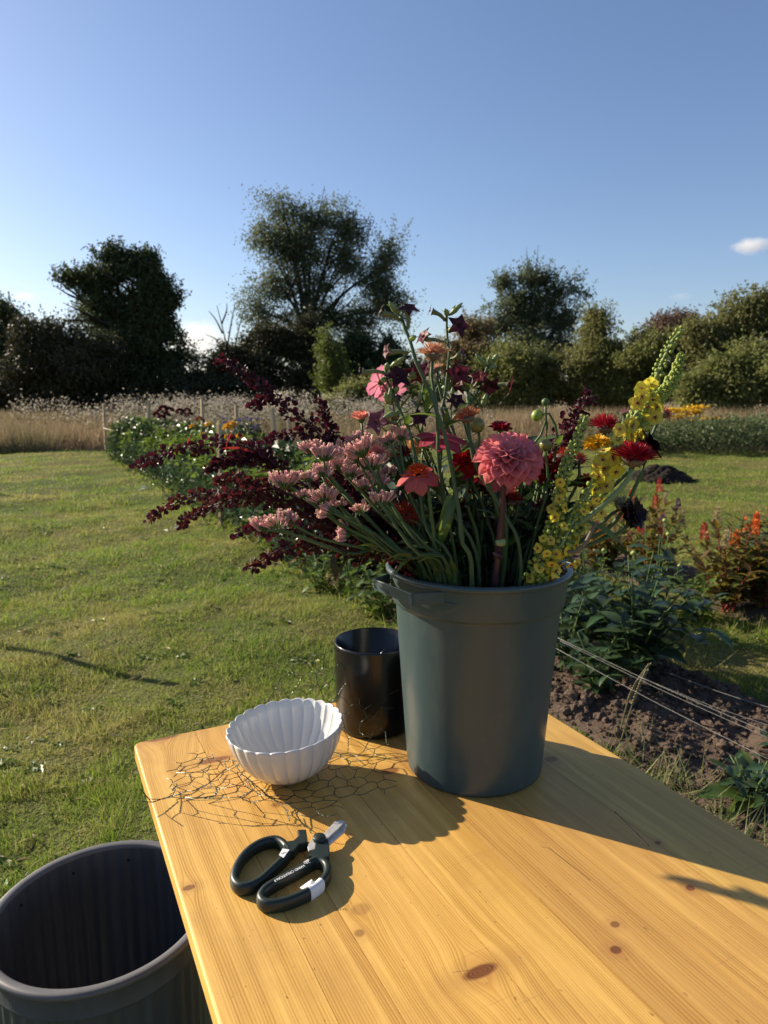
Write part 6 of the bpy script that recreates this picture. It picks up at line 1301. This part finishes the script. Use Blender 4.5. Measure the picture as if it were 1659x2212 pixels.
# cosmos
for c_, w_, Y_, st, ax_, lab in ((c2(560, 815), 290, 1.06, [(940, 1240), c2(700, 1150), c2(640, 900)], (-.75, .45, .45), 'pale pink cosmos seen from behind at the upper left'), (c2(660, 895), 260, 1.08, [(945, 1240), c2(720, 1150), c2(690, 960)], (-.3, .5, .75), 'second pale pink cosmos just right of and below the first')):
    Rp = pxm(w_, Y_) * 1.05; o, p, ax = dahlia('pink_cosmos', lab, c_, Y_, st, None, (0.0018, 0.0013), axis=ax_, Rr=Rp * .35, cat='cosmos')
    ring(o, p, ax, 8, Rp, PEC, 6, .06, wob=.08); ring(o, p - ax * Rp * .06, ax, 8, Rp * .30, LV_LANCE[0], -8, .1, name='sepal')
    put('disc', mesh('disc', *lathe([(Rp * .16, 0), (Rp * .13, Rp * .07), (0.0002, Rp * .10)], 12), MP_STATY), o, frame(p, ax))
# dahlia buds
MAT_BUDG = plain('dahlia_bud', (0.24, 0.32, 0.045), 0.35, 0.5); MAT_BUDO = plain('dahlia_bud_olive', (0.20, 0.18, 0.045), 0.4, 0.45, var=0.4, scale=80)
for c_, w_, Y_, st, m_, lab in ((c4(232, 835), 92, 1.08, [(1140, 1240), c4(385, 1080), c4(350, 870), c4(320, 815), c4(280, 812)], MAT_BUDG, 'round bright green dahlia bud nodding left above the pink dahlia'),
                                (c4(298, 730), 62, 1.09, [(1135, 1240), c4(300, 1050), c4(300, 900), c4(298, 800)], MS_GREEN, 'small pointed green bud above the round one'),
                                (c4(297, 1062), 95, 1.05, [(1140, 1240), c4(310, 1400), c4(300, 1160)], MAT_BUDO, 'olive-brown dahlia bud touching the right of the pink dahlia'),
                                (c2(1310, 1145), 125, 1.03, [(1090, 1240), c3(1330, 200), c2(1330, 1260)], MAT_BUDO, 'half-open speckled dahlia bud left above the pink dahlia')):
    Rb = pxm(w_, Y_); p = V3(c_, Y_); sp = even(in_bucket(path(st, Y_, Y_) + [p], 5), 28); o = cutflower('dahlia_bud', lab, 'flower bud', sp, 0.0026, 0.0018, MS_GREEN)
    d = (sp[-1] - sp[-2]).normalized(); F_ = frame(p, d)
    put('bud', mesh('bud', *lathe([(Rb * .3, -Rb * .9), (Rb * .8, -Rb * .6), (Rb, 0), (Rb * .85, Rb * .5), (Rb * .4, Rb * .85), (Rb * .02, Rb * .95)], 16), m_), o, F_)
    for k in range(7): a = 6.283 * k / 7; dd = F_.to_3x3() @ Vector((math.cos(a), math.sin(a), -.25)); put('sepal', LV_LANCE[k % 3], o, aim(p - d * Rb * .8, dd, -d, Rb * 1.5, 0))
    if m_ is MAT_BUDO: dome(o, p, to_cam(p) + d, 22, Rb * 1.0, PES['crimson'] if w_ > 100 else PES['yellow'], 8, 50, .75, .35, .6, 0, .8, .1, name='floret')
    add_leaves(o, sp, 3, 0.04, LV_WIDE, .6, .92)


# ---- mullein
MP_MUL = leafy('mullein_yellow', (0.78, 0.64, 0.055), (0.80, 0.68, 0.10), 0.4, 0.5, 'obj', amt=0.12, hue=0.008)
MS_MULB = plain('mullein_bud', (0.24, 0.30, 0.062), 0.6, 0.25, var=0.2, scale=200); MS_MULY = plain('mullein_budy', (0.38, 0.40, 0.075), 0.55, 0.25); MS_MULC = plain('mullein_eye', (0.19, 0.030, 0.070), 0.7, 0.2, var=0.4, scale=300)
def mullein_blossom():
    mb = MB(); m = 5
    for k in range(m):
        a = 6.283 * k / m; ca, sa = math.cos(a), math.sin(a); V = []; F = []; sz = 1.0 if k != 0 else 1.18
        for i in range(5):
            q = i / 4; wd = [.10, .30, .50, .56, .24][i]
            for s_ in (-1, -.4, .4, 1): r_ = sz * (q * .98 - .10 * s_ * s_ * q); y = s_ * wd; z = .16 * q * q - .16 * s_ * s_ * q + .10 * math.sin(7 * a + 4 * q + s_ * 2) * q; V.append((r_ * ca - y * sa, r_ * sa + y * ca, z))
        for i in range(4):
            for s_ in range(3): b = i * 4 + s_; F.append((b, b + 4, b + 5, b + 1))
        mb.add((V, F), 0)
    return mb.mesh('blossom', [MP_MUL])
def mullein_eye():
    mb = MB()
    for k in range(5): a = 6.283 * k / 5 + .3; d = Vector((math.cos(a) * .5, math.sin(a) * .5, .45)); mb.add(tube([Vector((0, 0, 0)), d * .36, d * .6], [.07, .04, .06], 5))
    mb.add(lathe([(.15, 0), (.12, .06), (.01, .09)], 8)); return mb.mesh('eye', MS_MULC)
BLOS, EYE = mullein_blossom(), mullein_eye()
BUDM = [mesh('bud', *lathe([(.15, 0), (.75, .35), (1, 1), (.8, 1.6), (.3, 2.0), (.02, 2.1)], 9), m) for m in (MS_MULB, MS_MULB, MS_MULY)]
def mullein(label, pix, Y0, Y1, r0, blooms, b0, nb, wide, side=(), bl_r=44, extra=0, ex0=.4, ex1=.8):
    sp = even(in_bucket(path(pix, Y0, Y1), 6), 60); o = cutflower('mullein_spike', label, 'mullein', sp, r0, r0 * .4, MS_PALE, 'yellow mullein spikes'); runs = [(sp, b0, nb, wide)]
    for sx, n_, w_ in side:
        s2 = even(spline(path(sx, Y1, Y1), 6), 30); put('side_spike', mesh('side_spike', *tube(s2, [0.0030, 0.0014], 6), MS_PALE), o); runs.append((s2, .12, n_, w_))
    for s_, a0, n_, w_ in runs:
        for j in range(n_):
            f = a0 + (1 - a0) * (j + .5) / n_; p, t_ = arc(s_, f); g = (f - a0) / (1 - a0); a = j * 2.39996
            n1 = t_.orthogonal().normalized(); n2 = t_.cross(n1); ro = n1 * math.cos(a) + n2 * math.sin(a); wr = w_ * (1 - .66 * g); sz = 0.0043 * (1 - .50 * g) * random.uniform(.8, 1.25)
            put('bud', BUDM[2] if (g < .35 and random.random() < .3) else BUDM[j % 2], o, frame(p + ro * wr * random.uniform(.5, 1), ro + t_ * .7) @ Matrix.Scale(sz, 4))
    blooms = list(blooms); allp = [q for s_, *_ in runs for q in s_]
    for j in range(extra):
        q, t_ = arc(sp, ex0 + (ex1 - ex0) * (j + random.random()) / extra); q = q + Vector((random.gauss(0, .010), -random.uniform(.004, .016), random.gauss(0, .008)))
        r_ = q - Vector((0, 0, CAM_H)); dpt = r_.y * math.cos(PITCH) - r_.z * math.sin(PITCH); upc = r_.y * math.sin(PITCH) + r_.z * math.cos(PITCH); blooms.append((CX + FPX * r_.x / dpt, CY - FPX * upc / dpt))
    for c_ in blooms:
        e = min(allp, key=lambda q: (q - at(*c_, (at(*c_, 1.0) * 1.0).y * 0 + q.y)).length); p = at(*c_, e.y - random.uniform(.006, .016)); d = (p - e).normalized() + to_cam(p) * .7 + Vector(rng.normal(size=3)) * .55
        M = frame(p, d, random.random() * 6) @ Matrix.Scale(bl_r * .42194 * .6636 * e.y / FPX * random.uniform(.85, 1.1), 4); b = put('blossom', BLOS, o, M); put('eye', EYE, b, M)
    return o, sp
o, sp = mullein('tall yellow mullein spike leaning right with a green forked tip', [c4(340, 2060), c4(480, 1760), c4(660, 1440), c4(800, 1190), c4(900, 980), c4(1050, 730), c4(1165, 500), c4(1240, 320), c4(1350, 165)], 1.0, 1.03, 0.0042,
    [c4(*q) for q in ((1100, 600), (1045, 630), (1040, 690), (1125, 715), (1165, 770), (1145, 850), (1010, 740), (1090, 770), (900, 985), (865, 1010), (795, 1205), (740, 1180), (745, 1300), (690, 1290), (725, 1395), (840, 1270), (960, 905), (820, 1170), (770, 1380), (930, 1020), (700, 1220), (1060, 860), (870, 940))], 0.40, 260, 0.013,
    [([c4(930, 1010), c4(1010, 900), c4(1150, 725), c4(1280, 560), c4(1350, 362)], 170, 0.010)], 60, 34, .38, .80)
mullein('middle mullein spike with a pale green budded top and small yellow flowers', [c4(330, 2070), c4(360, 1700), c4(420, 1380), c4(485, 1150), c4(550, 1010), c4(605, 838)], 0.985, 1.0, 0.0040,
    [c4(*q) for q in ((412, 1350), (405, 1480), (370, 1620), (345, 1555), (445, 1550), (430, 1420))], 0.40, 270, 0.0125, [], 42, 4, .32, .58)
mullein('low mullein spike spilling yellow flowers over the bucket rim', [c4(330, 2080), c4(400, 1860), c4(500, 1680), c4(590, 1500), c4(650, 1370)], 0.965, 0.975, 0.0036,
    [c4(*q) for q in ((440, 1690), (280, 1785), (340, 1800), (385, 1905), (250, 2015), (490, 1990), (180, 2095), (565, 1765), (470, 1885), (590, 1580), (690, 1490), (310, 1900), (420, 1990), (240, 1860), (540, 1980), (530, 1840))], 0.32, 90, 0.013,
    [([c4(380, 1950), c4(470, 1800), c4(540, 1620), c4(555, 1490)], 40, 0.010)], 44, 2, .32, .95)
stk = path([c4(400, 2065), c4(550, 1880), c4(690, 1660)], 0.965, 0.95); tag(put('cut_twig', mesh('cut_twig', *tube(in_bucket(stk, 5), [0.0035, 0.0028], 7), MS_WOOD)), 'bare grey cut twig leaning over the right of the rim', 'twig')
# loose greenery between the stems
sprs = [([(905, 1250), c3(900, 600), c3(880, 250), c3(900, 100)], 1.03, 5, LV_WIDE, .05, 'leafy green shoot behind the orange-centred dahlia'), ([(1105, 1250), c4(-80, 1500), c4(250, 1000), c4(300, 880)], 1.09, 6, LV_WIDE, .045, 'leafy dahlia shoot under the round green bud'),
        ([(1010, 1250), c3(950, 700), c3(930, 500)], 1.12, 6, LV_WIDE, .07, 'dark leafy shoot in the middle of the bouquet'), ([(1120, 1250), c6(1500, 900), c6(1560, 700)], 1.14, 6, LV_WIDE, .06, 'dark leafy shoot behind the pink dahlia stem'),
        ([(870, 1240), c3(450, 800), c3(330, 560)], 1.08, 6, LV_LANCE, .06, 'leafy shoot behind the statice heads'), ([(960, 1250), c3(800, 720), c3(760, 520)], 1.1, 5, LV_WIDE, .06, 'shaded leafy shoot left of the thick tobacco stem'),
        ([(1190, 1240), c4(560, 1700), c4(700, 1560)], 1.0, 4, LV_LANCE, .045, 'narrow leafed shoot along the right-hand rim'), ([(1060, 1250), c3(1300, 760), c3(1330, 520)], 1.13, 5, LV_WIDE, .06, 'leafy shoot in shade behind the red dahlia'),
        ([(1165, 1245), c4(420, 1620), c4(480, 1480)], 1.1, 5, LV_WIDE, .055, 'shaded leafy shoot behind the middle mullein'), ([(1000, 1250), c2(880, 1300), c2(960, 1000), c2(1000, 880)], 1.08, 8, LV_LANCE, .05, 'narrow-leaved shoot among the tobacco stems')]
for px_, Y_, k, lv, L_, lab in sprs:
    sp = even(in_bucket(path(px_, Y_, Y_), 5), 24); o = cutflower('foliage_shoot', lab, 'foliage', sp, 0.0030, 0.0016, MS_GREEN); add_leaves(o, sp, k, L_, lv, .4, .98)
o = thing('mullein_leaf', at(*c4(640, 1650), .96), 'dark green pointed leaf sticking out at the right over the bed', 'leaf'); leaf_to(o, at(*c4(610, 1650), .965), at(*c4(935, 1765), .93), LV_LANCE[1], .3)
# added filling: dark leafy shoots and plumes that block light behind the front stems
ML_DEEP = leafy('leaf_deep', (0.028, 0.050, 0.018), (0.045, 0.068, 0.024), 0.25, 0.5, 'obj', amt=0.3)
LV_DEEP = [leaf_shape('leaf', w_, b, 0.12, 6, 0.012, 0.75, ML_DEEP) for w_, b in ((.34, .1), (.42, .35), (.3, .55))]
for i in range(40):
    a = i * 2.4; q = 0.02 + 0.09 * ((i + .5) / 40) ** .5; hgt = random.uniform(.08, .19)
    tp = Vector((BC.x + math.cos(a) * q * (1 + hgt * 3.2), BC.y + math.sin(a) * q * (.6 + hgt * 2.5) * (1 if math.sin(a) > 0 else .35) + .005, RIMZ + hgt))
    sp = even(in_bucket([tp], 5), 14); o = cutflower('foliage_shoot', 'added dark leafy shoot blocking light in the heart of the bouquet', 'foliage', sp, random.uniform(.002, .0036), .0018, random.choice([MS_GREEN, MS_GLAUC, MS_RED]), 'added dark leafy shoots filling the bouquet')
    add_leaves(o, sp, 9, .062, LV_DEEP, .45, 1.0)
orach('added dark plume of orach blocking light in the middle of the bouquet behind the red dahlia', [(1000, 1215), (1005, 1120), (1015, 1050)], 1.14, 1.16, 0.30, 120, 0.026)
orach('added dark plume of orach blocking light behind the foot of the pink dahlia stem', [(1100, 1215), (1120, 1120), (1130, 1050)], 1.14, 1.16, 0.30, 120, 0.026)
orach('added dark plume of orach blocking light low behind the statice stems near the handle', [(900, 1215), (870, 1120), (860, 1060)], 1.12, 1.14, 0.30, 120, 0.026)
# more greenery and blooms packed between the upper stems
for i, (pts, Y_, lab) in enumerate([([(985, 1248), c2(860, 1180), c2(880, 950), c2(900, 830)], 1.07, 'narrow green shoot with many leaves left of the thick tobacco stem'), ([(1040, 1248), c2(1120, 1150), c2(1130, 930), c2(1110, 800)], 1.09, 'narrow green shoot with many leaves right of the thick tobacco stem'),
                                    ([(1080, 1245), c2(1240, 1180), c2(1250, 960), c2(1230, 860)], 1.1, 'green shoot rising to the half-open speckled bud'), ([(960, 1248), c2(660, 1220), c2(700, 1080), c2(740, 960)], 1.06, 'green shoot under the cosmos flowers')]):
    sp = even(in_bucket(path(pts, Y_, Y_), 5), 28); o = cutflower('foliage_shoot', lab, 'foliage', sp, .0026, .0014, MS_GLAUC); add_leaves(o, sp, 16, .042, LV_LANCE, .45, 1.0)
    for k in range(7):
        p, t_ = arc(sp, .62 + .055 * k); d = (t_ + Vector((math.cos(k * 2.4), -.3, math.sin(k * 2.4))) * .8).normalized(); V, F = tube([p, p + d * .006, p + d * .013, p + d * .019], [.0012, .0036, .003, .0008], 7); put('bud', mesh('bud', V, F, MS_PALE), o)
orach('dark orach spray filling in behind the upper statice heads', [(880, 1215), (800, 1060), (760, 990), (745, 950)], 1.12, 1.15, 0.45, 110, 0.018)
orach('dark orach spray filling in over the middle of the left group', [(850, 1215), (760, 1110), (690, 1050), (640, 1030)], 1.10, 1.14, 0.4, 120, 0.018)
for lab, pix, Y0, Y1, nd, wd in (('dark orach plume behind the yellow dahlia and mullein', [(1150, 1215), (1170, 1110), (1185, 1050)], 1.14, 1.16, 110, .024), ('dark orach plume behind the orange-centred dahlia', [(940, 1215), (920, 1120), (910, 1050), (900, 1000)], 1.14, 1.16, 120, .024),
                                 ('dark orach plume between the red and the pink dahlia', [(1050, 1215), (1060, 1110), (1062, 1040)], 1.15, 1.17, 110, .024)):
    orach(lab, pix, Y0, Y1, 0.28, nd, wd)
for c_, w_, Y_, lab in ((c2(650, 1090), 120, 1.07, 'small crimson dahlia half hidden under the cosmos'), (c3(850, 470), 170, 1.08, 'crimson dahlia in shade left of the thick tobacco stem'), (c6(1560, 560), 170, 1.1, 'crimson dahlia in shade just right of the big pink one'), (c4(130, 1230), 170, 1.07, 'small dark crimson dahlia below the olive bud'), (c4(330, 1200), 210, 1.08, 'larger crimson dahlia beside the middle mullein spike'), (c4(620, 1330), 170, 1.08, 'crimson dahlia under the yellow dahlia, behind the mullein flowers'), (c3(1330, 420), 200, 1.09, 'crimson dahlia in shade directly left of the purple stem')):
    Rp = pxm(w_, Y_); o, p, ax = dahlia('crimson_dahlia', lab, c_, Y_, [(1030 + (c_[0] - 1030) * .35, 1245), (1030 + (c_[0] - 1030) * .8, (c_[1] + 1245) / 2)], None, axis=(0, -.5, .85), Rr=Rp)
    dome(o, p - ax * Rp * .35, ax, 36, Rp * 1.1, PE['crimson'], 6, 95, .28, .8, .55, R(5), .45, .1)
